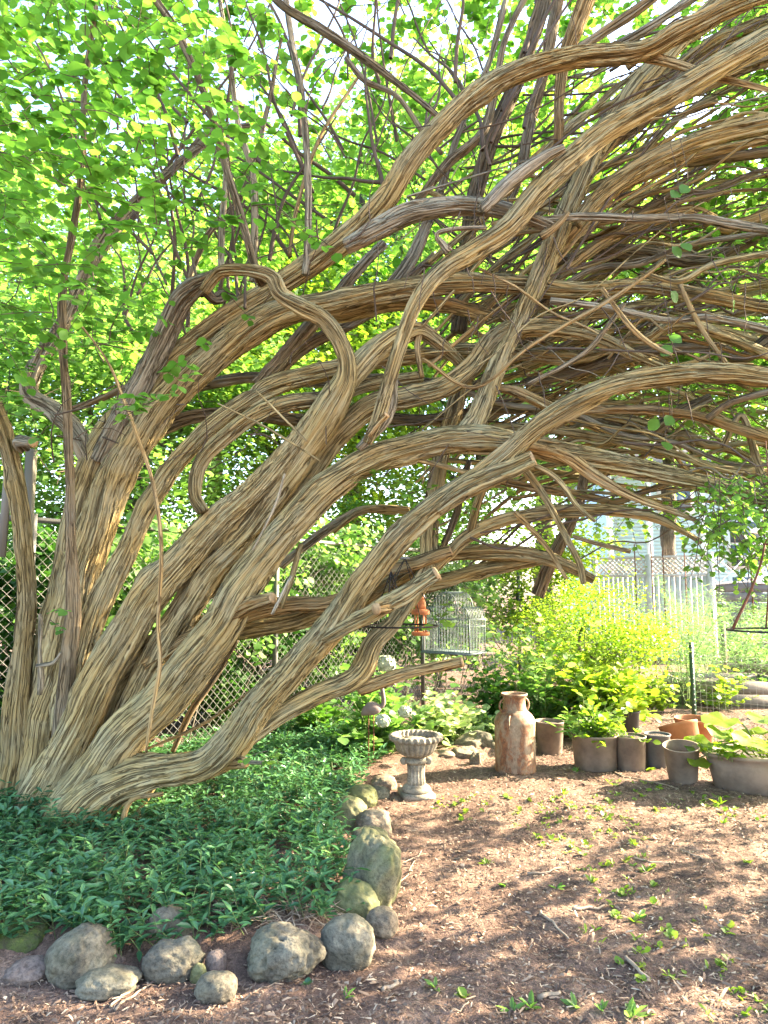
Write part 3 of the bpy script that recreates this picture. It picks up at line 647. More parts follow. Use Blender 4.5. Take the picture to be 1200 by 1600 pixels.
T_WIDE = tmpl_round(0.42, 0.05)

class Leaves:
    def __init__(s): s.V = []; s.F = []; s.t = []; s.n = 0
    def add(s, P, D, U, size, tm, tint):
        P = np.asarray(P, float); n = len(P)
        if n == 0: return
        D = D / (np.linalg.norm(D, axis=1)[:, None] + 1e-9)
        S = np.cross(U, D); S /= np.linalg.norm(S, axis=1)[:, None] + 1e-9
        U2 = np.cross(D, S)
        tv, tf = tm; k = len(tv)
        size = np.broadcast_to(np.asarray(size, float), (n,))
        V = P[:, None] + size[:, None, None] * (tv[None, :, 0:1] * D[:, None] + tv[None, :, 1:2] * S[:, None] + tv[None, :, 2:3] * U2[:, None])
        s.V.append(V.reshape(-1, 3)); s.F.append(((np.arange(n) * k)[:, None, None] + tf[None]).reshape(-1, tf.shape[1]) + s.n)
        s.t.append(np.repeat(np.broadcast_to(tint, (n,)), k)); s.n += n * k
    def build(s, name, mat, parent):
        V = np.concatenate(s.V)
        if parent is not None: V = V - np.array(parent.location)
        byk = {}
        for f in s.F: byk.setdefault(f.shape[1], []).append(f)
        return mesh_np(name, V, [np.concatenate(x) for x in byk.values()], M[mat], parent, True, {'tint': np.concatenate(s.t)})

def rdir(n, zmu=0.0, zs=0.4):
    a = rng.uniform(0, 2 * math.pi, n)
    d = np.column_stack([np.cos(a), np.sin(a), rng.normal(zmu, zs, n)])
    return d / np.linalg.norm(d, axis=1)[:, None]
def rup(n, s=0.35):
    u = np.column_stack([rng.normal(0, s, n), rng.normal(0, s, n), np.ones(n)])
    return u / np.linalg.norm(u, axis=1)[:, None]

def spray(lv, mb, p0, d, L, nl, size, tm, tint0, droop=0.4, r=0.003, updev=0.3):
    """one leafy twig: alternate leaves both sides of a bending shoot"""
    d = d / np.linalg.norm(d); pts = [np.array(p0, float)]; steps = 5
    for k in range(steps):
        d = d + np.array([0, 0, -droop / steps]) + rng.normal(0, 0.10, 3); d /= np.linalg.norm(d)
        pts.append(pts[-1] + d * L / steps)
    pts = np.array(pts)
    if mb is not None: mb.tube(pts, np.linspace(r, r * .3, steps + 1), 4, cap=False)
    t = np.sort(rng.uniform(0.1, 1.0, nl)); t[-1] = 1.0
    ii = np.minimum((t * steps).astype(int), steps - 1); fr = (t * steps - ii)[:, None]
    Pn = pts[ii] * (1 - fr) + pts[ii + 1] * fr; tg = pts[ii + 1] - pts[ii]; tg /= np.linalg.norm(tg, axis=1)[:, None]
    side = np.cross(tg, np.array([0, 0, 1.0])); side /= np.linalg.norm(side, axis=1)[:, None] + 1e-9
    sg = np.where(np.arange(nl) % 2 == 0, 1, -1)[:, None]
    D = tg * 0.7 + side * sg + rng.normal(0, 0.25, (nl, 3)) + np.array([0, 0, -0.15])
    lv.add(Pn, D, rup(nl, updev), size * rng.uniform(0.65, 1.15, nl), tm, np.clip(tint0 + rng.normal(0, 0.16, nl), 0, 1))

def px_cloud(n, x0, x1, y0, y1, d0, d1):
    x = rng.uniform(x0, x1, n); y = rng.uniform(y0, y1, n); d = rng.uniform(d0, d1, n)
    a = (x - CX) / F; b = (CY - y) / F
    return np.column_stack([a * d, d * (CP - b * SP), CAMH + d * (SP + b * CP)]), x, y

# crown of the arching tree: leafy shoots at the left and top, above the arch, and hanging at its right end
lv = Leaves(); tw = MB()
P, x, y = px_cloud(2300, -260, 470, -260, 640, 3.3, 4.7)
pr = np.clip(1.15 - np.hypot((x - 60) / 400, (y - 190) / 470), 0, 1)
pr *= np.where(vnoise(P * 2.2, 21) > 0.40, 1, 0.22)
pr *= np.where((x > 180) & (y > 380), 0.25, 1) * np.where((y > 500) & (x > 60), 0.35, 1)
sel = rng.uniform(0, 1, len(P)) < pr * 0.6
for p in P[sel]:
    d = np.array([rng.normal(0.1, .7), rng.normal(-.2, .6), rng.normal(0.0, .3)])
    spray(lv, tw, p, d, rng.uniform(.25, .55), rng.integers(8, 14), 0.068, T_ROUND, rng.uniform(.25, .7))
# behind and above the limbs
P, x, y = px_cloud(8600, -100, 1500, -450, 520, 5.3, 7.4)
pr = np.where(vnoise(P * 1.5, 33) > 0.36, 1, 0.2) * np.clip((720 - y) / 400, 0.15, 1)
sel = rng.uniform(0, 1, len(P)) < pr * 0.34
for p in P[sel]:
    d = np.array([rng.normal(0.3, .7), rng.normal(0, .7), rng.normal(0.1, .4)])
    spray(lv, tw, p, d, rng.uniform(.3, .6), rng.integers(9, 15), 0.08, T_ROUND, rng.uniform(.4, .9))
# hanging at the right end of the arch (in view) and beyond the frame
for (x0, x1, y0, y1, d0, d1, n, sz) in [(1085, 1240, 735, 850, 3.5, 4.1, 120, .042), (930, 1090, 755, 800, 4.2, 4.8, 22, .042), (1120, 1200, 850, 885, 3.6, 3.9, 8, .045), (1000, 1200, 280, 700, 4.5, 5.6, 60, .07), (600, 800, 740, 800, 4.4, 5.0, 14, .05)]:
    P, x, y = px_cloud(n, x0, x1, y0, y1, d0, d1)
    for p in P:
        spray(lv, tw, p, np.array([rng.normal(.1, .5), rng.normal(0, .5), rng.normal(-.5, .3)]), rng.uniform(.15, .35), rng.integers(6, 11), sz, T_WIDE, rng.uniform(.5, 1.0), .6)
n = 620
P = np.column_stack([rng.uniform(2.6, 5.6, n), rng.uniform(1.6, 6.0, n), rng.uniform(2.2, 4.8, n)])
P = P[vnoise(P * 1.25, 44) > 0.56]
for p in P:
    spray(lv, tw, p, np.array([rng.normal(.3, .6), rng.normal(0, .6), rng.normal(-.2, .4)]), rng.uniform(.3, .6), rng.integers(8, 13), .075, T_WIDE, rng.uniform(.3, .9), .5)
# unseen leaf sprays added beyond the frame to throw dappled shade on the soil
n = 900
P = np.column_stack([rng.uniform(3.0, 4.5, n), rng.uniform(2.6, 6.4, n), rng.uniform(0.9, 2.7, n)])
dens = np.interp(P[:, 2], [.9, 1.25, 1.5, 2.7], [.9, .75, .56, .47]) - np.where((P[:, 1] > 3.0) & (P[:, 1] < 4.2), .09, 0)
P = P[vnoise(P * np.array([1.0, 1.5, 2.0]) * .95, 47) > dens]
for p in P:
    spray(lv, tw, p, np.array([rng.normal(.1, .6), rng.normal(0, .6), rng.normal(-.4, .4)]), rng.uniform(.25, .5), rng.integers(9, 14), .08, T_WIDE, rng.uniform(.3, .9), .6)
# leafy tips of the limbs that reach past the frame
for q, r in LIMBS + EXTRA:
    if q[-1][0] > 2.35:
        for k in range(4):
            p = q[-1 - rng.integers(0, max(1, len(q) // 8))]
            spray(lv, tw, p, np.array([rng.normal(.5, .5), rng.normal(0, .6), rng.normal(0, .4)]), rng.uniform(.25, .5), rng.integers(8, 13), .07, T_WIDE, rng.uniform(.3, .9), .5)
# vine leaves threaded in the tangle
for (px, py) in [(1045, 525), (1050, 540), (1048, 455), (1030, 655), (1050, 650), (1040, 690), (1060, 300), (1075, 290), (1065, 380), (1145, 470), (1050, 385)]:
    p = at(px, py, 3.9)
    lv.add(p[None], rdir(1, -.9, .2), np.array([[0.1, -1, .3]]), [.08], T_WIDE, .45)
    tw.tube([p, p + np.array([.01, .02, .12]), p + np.array([-.01, .05, .32])], .0018, 4, cap=False)
# small shoots near the trunk
for (px, py, d, n) in [(225, 625, 3.8, 5), (285, 600, 3.8, 3), (210, 640, 3.75, 5), (415, 1180, 4.0, 3), (690, 960, 4.4, 4), (735, 925, 4.6, 3), (85, 960, 4.2, 2), (600, 760, 4.2, 5), (640, 770, 4.3, 5)]:
    for k in range(n):
        p = at(px, py, d) + rng.normal(0, .03, 3)
        spray(lv, tw, p, np.array([rng.normal(0, 1), -.4, rng.normal(.1, .3)]), .14, 5, .055, T_ROUND, rng.uniform(.5, .95))
# bare twigs in the crown
P, x, y = px_cloud(520, -60, 1300, -150, 760, 4.2, 6.2)
for p in P:
    d = np.array([rng.normal(.4, .6), rng.normal(0, .5), rng.normal(.35, .5)]); q = [p]
    for k in range(6):
        d = d / np.linalg.norm(d) + rng.normal(0, .22, 3); q.append(q[-1] + d * .09)
    tw.tube(q, np.linspace(.0055, .0015, 7) * rng.uniform(.5, 1.2), 4, cap=False)
for i in range(46):                                  # thin dead shoots hanging in the tangle
    px = rng.uniform(640, 1200); py = rng.uniform(250, 720); d = rng.uniform(3.85, 4.3)
    p = at(px, py, d); dr = np.array([rng.normal(0, .35), rng.normal(0, .2), -1]); q = [p + dr * t + rng.normal(0, .008, 3) for t in np.linspace(0, rng.uniform(.1, .38), 5)]
    tw.tube(q, np.linspace(.004, .002, 5), 4, cap=False)
for q, r in EXTRA: tw.tube(q, r, 5, cap=False)
stuff(lv.build('crown', 'leafn', tree))
mtw = plain_mat('twig', (0.11, 0.075, 0.05), 0.9, 0, .4, 8)
stuff(tw.build('twigs', mtw, tree, True))

# ------------------------------------------------------------------ trees and shrubs beyond the fence
def bg_tree(name, label, base, height, crown_c, crown_r, nleaf, size, mat, tint, trunk_r=.12, group=None, nclump=60, lean=(0, 0), tm=T_QUAD, cat='tree', sd=0.30):
    t = empty(name, (base[0], base[1], gz(base[0], base[1])), label, cat, group)
    b0 = np.array(t.location); cc = np.array(crown_c, float); cr = np.array(crown_r, float)
    top = cc + np.array([0, 0, cr[2] * .5])
    K = np.array([np.append(b0 - np.array([0, 0, .1]), trunk_r * 1.3), np.append(b0 * .65 + cc * .35 + rng.normal(0, .12, 3), trunk_r), np.append(cc * .8 + b0 * .2 + rng.normal(0, .1, 3), trunk_r * .7), np.append(top, trunk_r * .2)])
    limb3('trunk', K, 'barktree', 12, parent=t)
    cl = rng.normal(0, 1, (nclump, 3)); cl /= np.linalg.norm(cl, axis=1)[:, None]
    cl = cc + cl * cr * (rng.uniform(0.25, 1, nclump) ** .6)[:, None]
    for c in cl[:min(14, nclump // 4)]:
        s = b0 * .35 + cc * .65 + rng.normal(0, .1, 3)
        mid = (s + c) / 2 + rng.normal(0, .15, 3)
        limb3('limb', np.array([np.append(s, trunk_r * .45), np.append(mid, trunk_r * .28), np.append(c, trunk_r * .06)]), 'barktree', 6, parent=t)
    L = Leaves(); per = nleaf // nclump
    for c in cl:
        k = int(per * rng.uniform(.5, 1.5)); s = sd * rng.uniform(.7, 1.4) * cr.mean() / 1.6
        p = c + rng.normal(0, 1, (k, 3)) * np.array([s, s, s * .6])
        ok = p[:, 2] > 0.15; p = p[ok]; k = len(p)
        L.add(p, rdir(k, -.25, .4), rup(k, .6), size * rng.uniform(.6, 1.25, k), tm, np.clip(tint + rng.normal(0, .12) + rng.normal(0, .16, k), 0, 1))
    L.build('crown', mat, t)
    return t
G1 = 'trees beyond the chain link fence'
def bgt(px, d, zc, r, *a, **k):
    p = at(px, 925, d); return bg_tree(a[0], a[1], (p[0], p[1]), 0, (p[0], p[1], zc), r, *a[2:], **k)
bgt(-140, 9.0, 3.6, (2.2, 2.0, 2.8), 'broadleaf_tree', 'bright green broadleaf tree beyond the fence at its near end', 26250, .10, 'leafb', .55, group=G1, nclump=110)
bgt(200, 10.0, 4.2, (2.3, 2.0, 3.0), 'broadleaf_tree', 'bright green tree beyond the fence, behind the twisted loop branch', 27500, .105, 'leafb', .6, group=G1, nclump=110)
bgt(470, 12.0, 4.6, (2.5, 2.2, 3.4), 'broadleaf_tree', 'tall yellow-green tree behind the slender upright stems', 27500, .115, 'leafy', .4, group=G1, nclump=110)
bgt(740, 13.5, 5.2, (2.8, 2.2, 3.6), 'broadleaf_tree', 'tall green tree behind the dark upright stems', 26250, .125, 'leafb', .65, group=G1, nclump=100)
bgt(1050, 16.0, 7.6, (3.6, 2.4, 3.6), 'broadleaf_tree', 'high airy green tree rising behind the blue house', 25000, .15, 'leafb', .65, group=G1, nclump=100, trunk_r=.16)
bgt(330, 17.0, 8.5, (4.6, 2.5, 4.0), 'broadleaf_tree', 'very tall pale green tree far beyond the fence', 25000, .17, 'leafy', .35, group=G1, nclump=100, trunk_r=.2)
bgt(560, 15.0, 9.4, (3.8, 2.5, 4.4), 'broadleaf_tree', 'very tall green tree directly behind the upper arc', 25000, .16, 'leafb', .7, group=G1, nclump=100, trunk_r=.2)
bgt(850, 17.0, 10.5, (4.0, 2.5, 4.6), 'broadleaf_tree', 'very tall yellow-green tree behind the splintered stub', 22500, .17, 'leafy', .4, group=G1, nclump=100, trunk_r=.2)
bgt(1270, 13.0, 6.6, (2.9, 2.2, 2.7), 'broadleaf_tree', 'airy green tree beyond the end of the arch, above the deck', 24000, .12, 'leafb', .55, group=G1, nclump=110, trunk_r=.14)
bgt(-60, 15.0, 8.0, (3.6, 2.5, 4.0), 'broadleaf_tree', 'very tall green tree far behind the elbow branch', 20000, .16, 'leafb', .7, group=G1, nclump=90, trunk_r=.2)
G2 = 'shrubs along the fence'
def shr(px, d, zc, r, label, n, size, mat, tint, **k):
    p = at(px, 925, d); k.setdefault('nclump', 40); k.setdefault('trunk_r', .03)
    return bg_tree(k.pop('name', 'shrub'), label, (p[0], p[1]), 0, (p[0], p[1], zc), r, n, size, mat, tint, group=k.pop('group', G2), cat=k.pop('cat', 'shrub'), **k)
for i, (lb, mt) in enumerate([('dark green shrub hugging the fence by the leftmost trunk', 'leafd'), ('leafy shrub hugging the fence behind the root flare', 'leafd'), ('green hedge plant hugging the fence behind the long stub', 'leafb'), ('dark hedge plant hugging the fence before the pale post', 'leafd'), ('bright hedge plant hugging the fence by the cut stub', 'leafb'), ('dark hedge plant hugging the fence behind the orange feeder', 'leafd'), ('leafy hedge plant hugging the fence behind the wire cage', 'leafb')]):
    q_ = np.array([-2.67, 4.9]) + np.array([.8, 1.0]) * (-.3 + i * .85) + np.array([-.55, .45])
    bg_tree('hedge_shrub', lb, q_, 0, (q_[0], q_[1], 1.1 + .1 * (i % 3)), (.6, .5, 1.1), 4600, .07, mt, .45, trunk_r=.025, nclump=34, tm=T_ROUND, cat='shrub', group='hedge shrubs behind the fence')
shr(60, 6.6, .95, (.9, .6, .9), 'dark leafy shrub behind the wire mesh at the left trunk', 5200, .075, 'leafd', .55, tm=T_ROUND)
shr(250, 7.6, 1.1, (.9, .6, 1.1), 'green shrub behind the fence between the left trunks', 5600, .075, 'leafd', .7, tm=T_ROUND)
shr(420, 8.8, 1.25, (1.0, .7, 1.2), 'green shrub behind the fence under the big limbs', 5600, .075, 'leafb', .4, tm=T_ROUND)
shr(560, 9.8, 1.6, (1.0, .7, 1.4), 'dark evergreen shrub beyond the fence behind the bird cage', 6000, .06, 'leafd', .35)
shr(690, 11.0, 1.5, (1.1, .7, 1.3), 'bright shrub beyond the fence behind the orange feeder', 5600, .075, 'leafb', .7)
shr(860, 11.0, 1.3, (1.2, .8, 1.6), 'yellow-green shrub behind the low arching branch', 7000, .085, 'leafy', .6)

# ------------------------------------------------------------------ chain link fence
A0 = np.array([-2.67, 4.9]); AD = np.array([0.8, 1.0]) / math.hypot(.8, 1); FH = 1.98
fb = A0 - AD * 2.2
fence = empty('chain_link_fence', (fb[0], fb[1], 0), 'galvanised chain link fence running behind the arching tree', 'fence')
LEN = 10.4; CELL = 0.078
def fp(s, z): return np.array([fb[0] + AD[0] * s, fb[1] + AD[1] * s, z])
mb = MB(); HC = CELL / 2; nw = int(LEN / HC); nz = int((FH - .06) / HC); nrm = np.array([AD[1], -AD[0], 0])
zz = 0.04 + np.arange(nz) * HC
for i in range(nw):                       # each wire is a zigzag that hooks into its neighbours: diamonds
    odd = (np.arange(nz) + i) % 2
    s_ = i * HC + odd * HC * 1.06 - .03 * HC; off = np.where(odd == 0, .003, -.003)
    P = np.column_stack([fb[0] + AD[0] * s_ + nrm[0] * off, fb[1] + AD[1] * s_ + nrm[1] * off, zz])
    P = P + (vnoise(P * 1.7, 81)[:, None] - .5) * nrm * .05
    a, b2 = P[:-1], P[1:]; t = b2 - a; t /= np.linalg.norm(t, axis=1)[:, None]; u = np.cross(t, nrm); r = .0017
    ring = np.stack([u * r, -u * r * .5 + nrm * r * .87, -u * r * .5 - nrm * r * .87], 1)
    V = np.concatenate([a[:, None] + ring, b2[:, None] + ring], 1).reshape(-1, 3)
    f0_ = (np.arange(nz - 1) * 6)[:, None]
    mb.add(V, np.concatenate([f0_ + np.array(q) for q in ([0, 1, 4, 3], [1, 2, 5, 4], [2, 0, 3, 5])]))
stuff(mb.build('wire_mesh', M['wire'], fence))
M['pipe'] = plain_mat('dull_galvanised_pipe', (0.11, 0.108, 0.10), .6, .2, .3, 10)
mb = MB(); mb.tube([fp(0, FH), fp(LEN, FH)], .021, 10); mb.build('top_rail', M['pipe'], fence, True)
for s in (0.05, 2.4, 4.76, 7.2, 9.7):
    mb = MB(); mb.tube([fp(s, 0) - nrm * -.03, fp(s, FH + .04) + nrm * .03], .027, 10); mb.build('post', M['pipe'], fence, True)

n = 5200; s_ = rng.uniform(3.0, 9.6, n); z_ = rng.uniform(.5, 2.25, n); of = rng.normal(0, .07, n)
P = np.column_stack([fb[0] + AD[0] * s_ + nrm[0] * of, fb[1] + AD[1] * s_ + nrm[1] * of, z_])
kp = vnoise(P * 2.0, 91) > np.interp(z_, [.5, 1.4, 2.0, 2.25], [.66, .6, .45, .62]); P = P[kp]
vb = fp(6.0, 0); cv_ = empty('climbing_vine', (vb[0], vb[1], gz(vb[0], vb[1])), 'green vine climbing through the chain link fence', 'vine')
L = Leaves(); L.add(P, rdir(len(P), -.4, .3), rup(len(P), .5) + np.array([nrm[0], nrm[1], 0]) * .8, rng.uniform(.05, .1, len(P)), T_WIDE, np.clip(rng.normal(.5, .2, len(P)), 0, 1)); L.build('foliage', 'leafb', cv_)
mb = MB()
for k in range(14):
    a0 = rng.uniform(3.2, 9.2); q = [fp(a0 + rng.normal(0, .05), 0)]
    for j in range(1, 9): q.append(fp(a0 + (j / 8) * rng.normal(0, .5), j * .25) + nrm * rng.normal(0, .02))
    mb.tube(q, np.linspace(.008, .003, 9), 5, cap=False)
mb.build('stems', M['barktree'], cv_)

# ------------------------------------------------------------------ periwinkle ground cover and bed plants
def scatter_px(poly, n, z=0.0):
    poly = np.array(poly, float); lo, hi = poly.min(0), poly.max(0)
    W = np.array([gnd(*p, z)[:2] for p in poly]); lo, hi = W.min(0), W.max(0)
    P = np.column_stack([rng.uniform(lo[0], hi[0], n), rng.uniform(lo[1], hi[1], n)])
    return P[inpoly(P, W)]
def vinca(P, name, label):
    L = Leaves(); tw = MB()
    z0 = ground_z(P)
    for (x, y), z in zip(P, z0):
        h = rng.uniform(.07, .19); ln = np.array([rng.normal(0, .5), rng.normal(-.15, .5), 1.0]); ln /= np.linalg.norm(ln)
        k = rng.integers(3, 6); a0 = rng.uniform(0, 6.28)
        b0 = np.array([x, y, z])
        tt = np.repeat(np.linspace(.3, 1, k), 2); pos = b0 + ln * (h * tt)[:, None]
        an = a0 + np.repeat(np.arange(k) * 1.57, 2) + np.tile([0, math.pi], k) + rng.normal(0, .3, 2 * k)
        D = np.column_stack([np.cos(an), np.sin(an), rng.normal(.12, .3, 2 * k) + tt * .25])
        L.add(pos, D, rup(2 * k, .25), rng.uniform(.042, .078, 2 * k), T_LANCE, np.clip(rng.normal(.35, .12) + tt * .2 + rng.normal(0, .1, 2 * k), 0, 1))
        tw.tube(np.array([b0, b0 + ln * h]), [.0018, .0012], 3, cap=False)
    o = L.build(name, 'vinca', None); o['label'] = label; o['category'] = 'ground cover'; stuff(o)
    s_ = tw.build('stems', M['stem'], o, wpos=(0, 0, 0)); stuff(s_)
P = scatter_px([(-180, 1485), (0, 1505), (60, 1488), (190, 1520), (300, 1500), (400, 1482), (535, 1456), (560, 1390), (520, 1330), (535, 1262), (620, 1175), (560, 1120), (430, 1130), (300, 1180), (0, 1280), (-300, 1280)], 8200)
tb = np.linalg.norm(P - np.array([TB[0] - .1, TB[1] + .2]), axis=1)
thin = vnoise(np.column_stack([P * 3.5, np.zeros(len(P))]), 61)
P = P[(tb > .28) & (thin > .18)]
vinca(P, 'periwinkle', 'glossy dark green periwinkle carpet under the arching tree')

def clump(name, label, px, py, n_st, h, spread, nl, size, tm, mat, tint, cat='plant', group=None, droop=.5, flat=None, base=None, stemr=.004, z=None):
    """leafy plant: stems from one root, leaves along each"""
    b0 = gnd(px, py) if base is None else np.array(base, float)
    b0[2] = gz(b0[0], b0[1]) if z is None else z
    t = empty(name, b0, label, cat, group); L = Leaves(); tw = MB()
    for i in range(n_st):
        a = rng.uniform(0, 6.28); s = abs(rng.normal(0, spread))
        d = np.array([math.cos(a) * s, math.sin(a) * s, 1.0])
        p = b0 + np.array([math.cos(a), math.sin(a), 0]) * rng.uniform(0, .07) * (1 + spread)
        spray(L, tw, p, d, h * rng.uniform(.6, 1.1), nl, size, tm, tint + rng.normal(0, .08), droop, stemr, .45)
    L.build('foliage', mat, t); tw.build('stems', M['stem'], t)
    return t

# hydrangea with white flower heads
hy = clump('hydrangea', 'white flowering hydrangea bush behind the stone urn', 610, 1185, 34, .75, .42, 12, .10, T_WIDE, 'leafb', .35, 'shrub', base=(*(at(600, 925, 6.3)[:2]), 0))
hb = np.array(hy.location)
mfl = plain_mat('hydrangea_petal', (0.40, 0.45, 0.33), .7, 0, .35, 40); 
def flower_head(c, r):
    L = Leaves(); n = 130; d = rng.normal(0, 1, (n, 3)); d /= np.linalg.norm(d, axis=1)[:, None]
    p = c + d * r * np.array([1, 1, .85]) * rng.uniform(.82, 1, n)[:, None]
    for k in range(2):
        L.add(p - np.cross(d, rng.normal(0, 1, (n, 3))) * .004, np.cross(d, rng.normal(0, 1, (n, 3))), d, r * rng.uniform(.35, .6, n), T_QUAD, .5)
    mb = MB()
    o = L.build('flower_head', 'leafpale', hy); o.data.materials.clear(); o.data.materials.append(mfl)
for (px, py, d, r) in [(604, 1037, 5.6, .075), (598, 1126, 5.5, .058), (632, 1112, 5.8, .055)]:
    flower_head(at(px, py, d), r)
G3 = 'plants in the bed along the fence'
clump('variegated_plant', 'cream and green variegated leaves between urn and milk can', 700, 1150, 110, .46, .7, 11, .09, T_ROUND, 'leafpale', .75, group=G3, base=(*gnd(690, 1168)[:2], 0), droop=.9)
clump('variegated_plant', 'cream variegated leaf clump behind the tan rubble', 660, 1155, 80, .36, .75, 11, .08, T_ROUND, 'leafpale', .65, group=G3, base=(*gnd(738, 1160)[:2], 0), droop=.9)
clump('leafy_plant', 'green broad leaved plant beside the stone urn', 575, 1190, 36, .42, .6, 10, .085, T_ROUND, 'leafb', .25, group=G3, droop=.7)
clump('leafy_plant', 'green leafy perennial between periwinkle and fence', 500, 1160, 36, .45, .6, 10, .08, T_ROUND, 'leafd', .8, group=G3)
clump('leafy_plant', 'young sapling leaves by the fence below the second stem', 345, 1150, 12, .6, .5, 9, .085, T_ROUND, 'leafb', .3, group=G3)
clump('leafy_plant', 'dense green climber at the fence right of the bird cage', 740, 1120, 70, .75, .5, 12, .075, T_ROUND, 'leafd', .75, group=G3, base=(*at(770, 925, 7.6)[:2], 0))
clump('leafy_plant', 'tall light green climber on the fence behind the milk can', 820, 1120, 50, 1.15, .35, 13, .085, T_WIDE, 'leafb', .55, group=G3, base=(*at(840, 925, 7.3)[:2], 0))
clump('leafy_plant', 'sunlit leafy plant behind the big grey pot', 890, 1120, 60, .72, .55, 13, .085, T_WIDE, 'leafy', .5, group=G3, base=(*at(905, 925, 7.3)[:2], 0))
clump('leafy_plant', 'glossy dark leaves behind the milk can neck', 850, 1120, 40, .5, .5, 11, .07, T_ROUND, 'leafd', .9, group=G3, base=(*at(845, 925, 7.2)[:2], 0))
p = at(925, 925, 8.2)
bg_tree('fine_leaved_bush', 'rounded fine-leaved bush behind the row of pots', (p[0], p[1]), 0, (p[0], p[1], .98), (.9, .8, .62), 15000, .036, 'leafy', .45, trunk_r=.03, nclump=90, cat='bush', sd=.26)
p = at(1040, 925, 9.5)
def feathery(name, label, px, d, h, n, spread, tint=.5):
    p = at(px, 925, d); b0 = np.array([p[0], p[1], gz(p[0], p[1])])
    t = empty(name, b0, label, 'plant', 'feathery asparagus plants'); L = Leaves(); tw = MB()
    for i in range(n):
        a = rng.uniform(0, 6.28); sp = abs(rng.normal(0, spread)); dd = np.array([math.cos(a) * sp, math.sin(a) * sp, 1.0]); q = [b0 + rng.normal(0, .06, 3) * np.array([1, 1, 0])]
        hh = h * rng.uniform(.7, 1.05)
        for k in range(8):
            dd = dd / np.linalg.norm(dd) + np.array([math.cos(a), math.sin(a), -.25]) * .05 * k * spread; dd /= np.linalg.norm(dd); q.append(q[-1] + dd * hh / 8)
        q = np.array(q); tw.tube(q, np.linspace(.006, .0015, 9), 4, cap=False)
        m_ = 420; tt = rng.uniform(.28, 1, m_) * 8; ii = np.minimum(tt.astype(int), 7); fr = (tt - ii)[:, None]
        pp = q[ii] * (1 - fr) + q[ii + 1] * fr + rng.normal(0, 1, (m_, 3)) * (.16 * (1.1 - tt / 9))[:, None]
        L.add(pp, rdir(m_, .1, .4), rup(m_, .8), rng.uniform(.05, .1, m_), tmpl_quad(.035), np.clip(tint + rng.normal(0, .2, m_), 0, 1))
    L.build('foliage', 'feather', t); tw.build('stems', M['stem'], t)
feathery('asparagus_fern', 'feathery pale green asparagus beside the green metal stake', 1060, 9.2, 1.65, 16, .3)
feathery('asparagus_fern', 'feathery asparagus leaning towards the lattice-topped fence', 1100, 10.4, 1.7, 14, .35, .7)
feathery('asparagus_fern', 'bluish feathery asparagus behind the wooden stake', 1160, 11.2, 1.5, 14, .45, .4)
feathery('asparagus_fern', 'low feathery asparagus by the rusty trellis', 1230, 10.2, 1.4, 12, .4, .3)

# ------------------------------------------------------------------ stones of the bed edging
M['st1'] = stone_mat('stone_grey', (0.055, 0.047, 0.035), (0.10, 0.088, 0.065), (0.155, 0.137, 0.102), (0.12, 0.12, 0.06), .3)
M['st2'] = stone_mat('stone_olive', (0.055, 0.05, 0.03), (0.105, 0.094, 0.057), (0.16, 0.14, 0.088), (0.13, 0.145, 0.045), .55)
M['st3'] = stone_mat('stone_tan', (0.08, 0.06, 0.041), (0.145, 0.113, 0.078), (0.21, 0.17, 0.12), (0.15, 0.14, 0.07), .25)
M['st4'] = stone_mat('stone_pink', (0.07, 0.05, 0.041), (0.12, 0.088, 0.073), (0.17, 0.13, 0.108))
M['moss'] = plain_mat('moss', (0.085, 0.115, 0.02), .95, 0, .5, 25, .8, .02, col2=(.06, .055, .03))
import bmesh
def ico(sub):
    bm = bmesh.new(); bmesh.ops.create_icosphere(bm, subdivisions=sub, radius=1.0)
    V = np.array([v.co[:] for v in bm.verts]); Fs = np.array([[v.index for v in f.verts] for f in bm.faces]); bm.free(); return V, Fs
ICO = ico(5); ICO3 = ico(3)
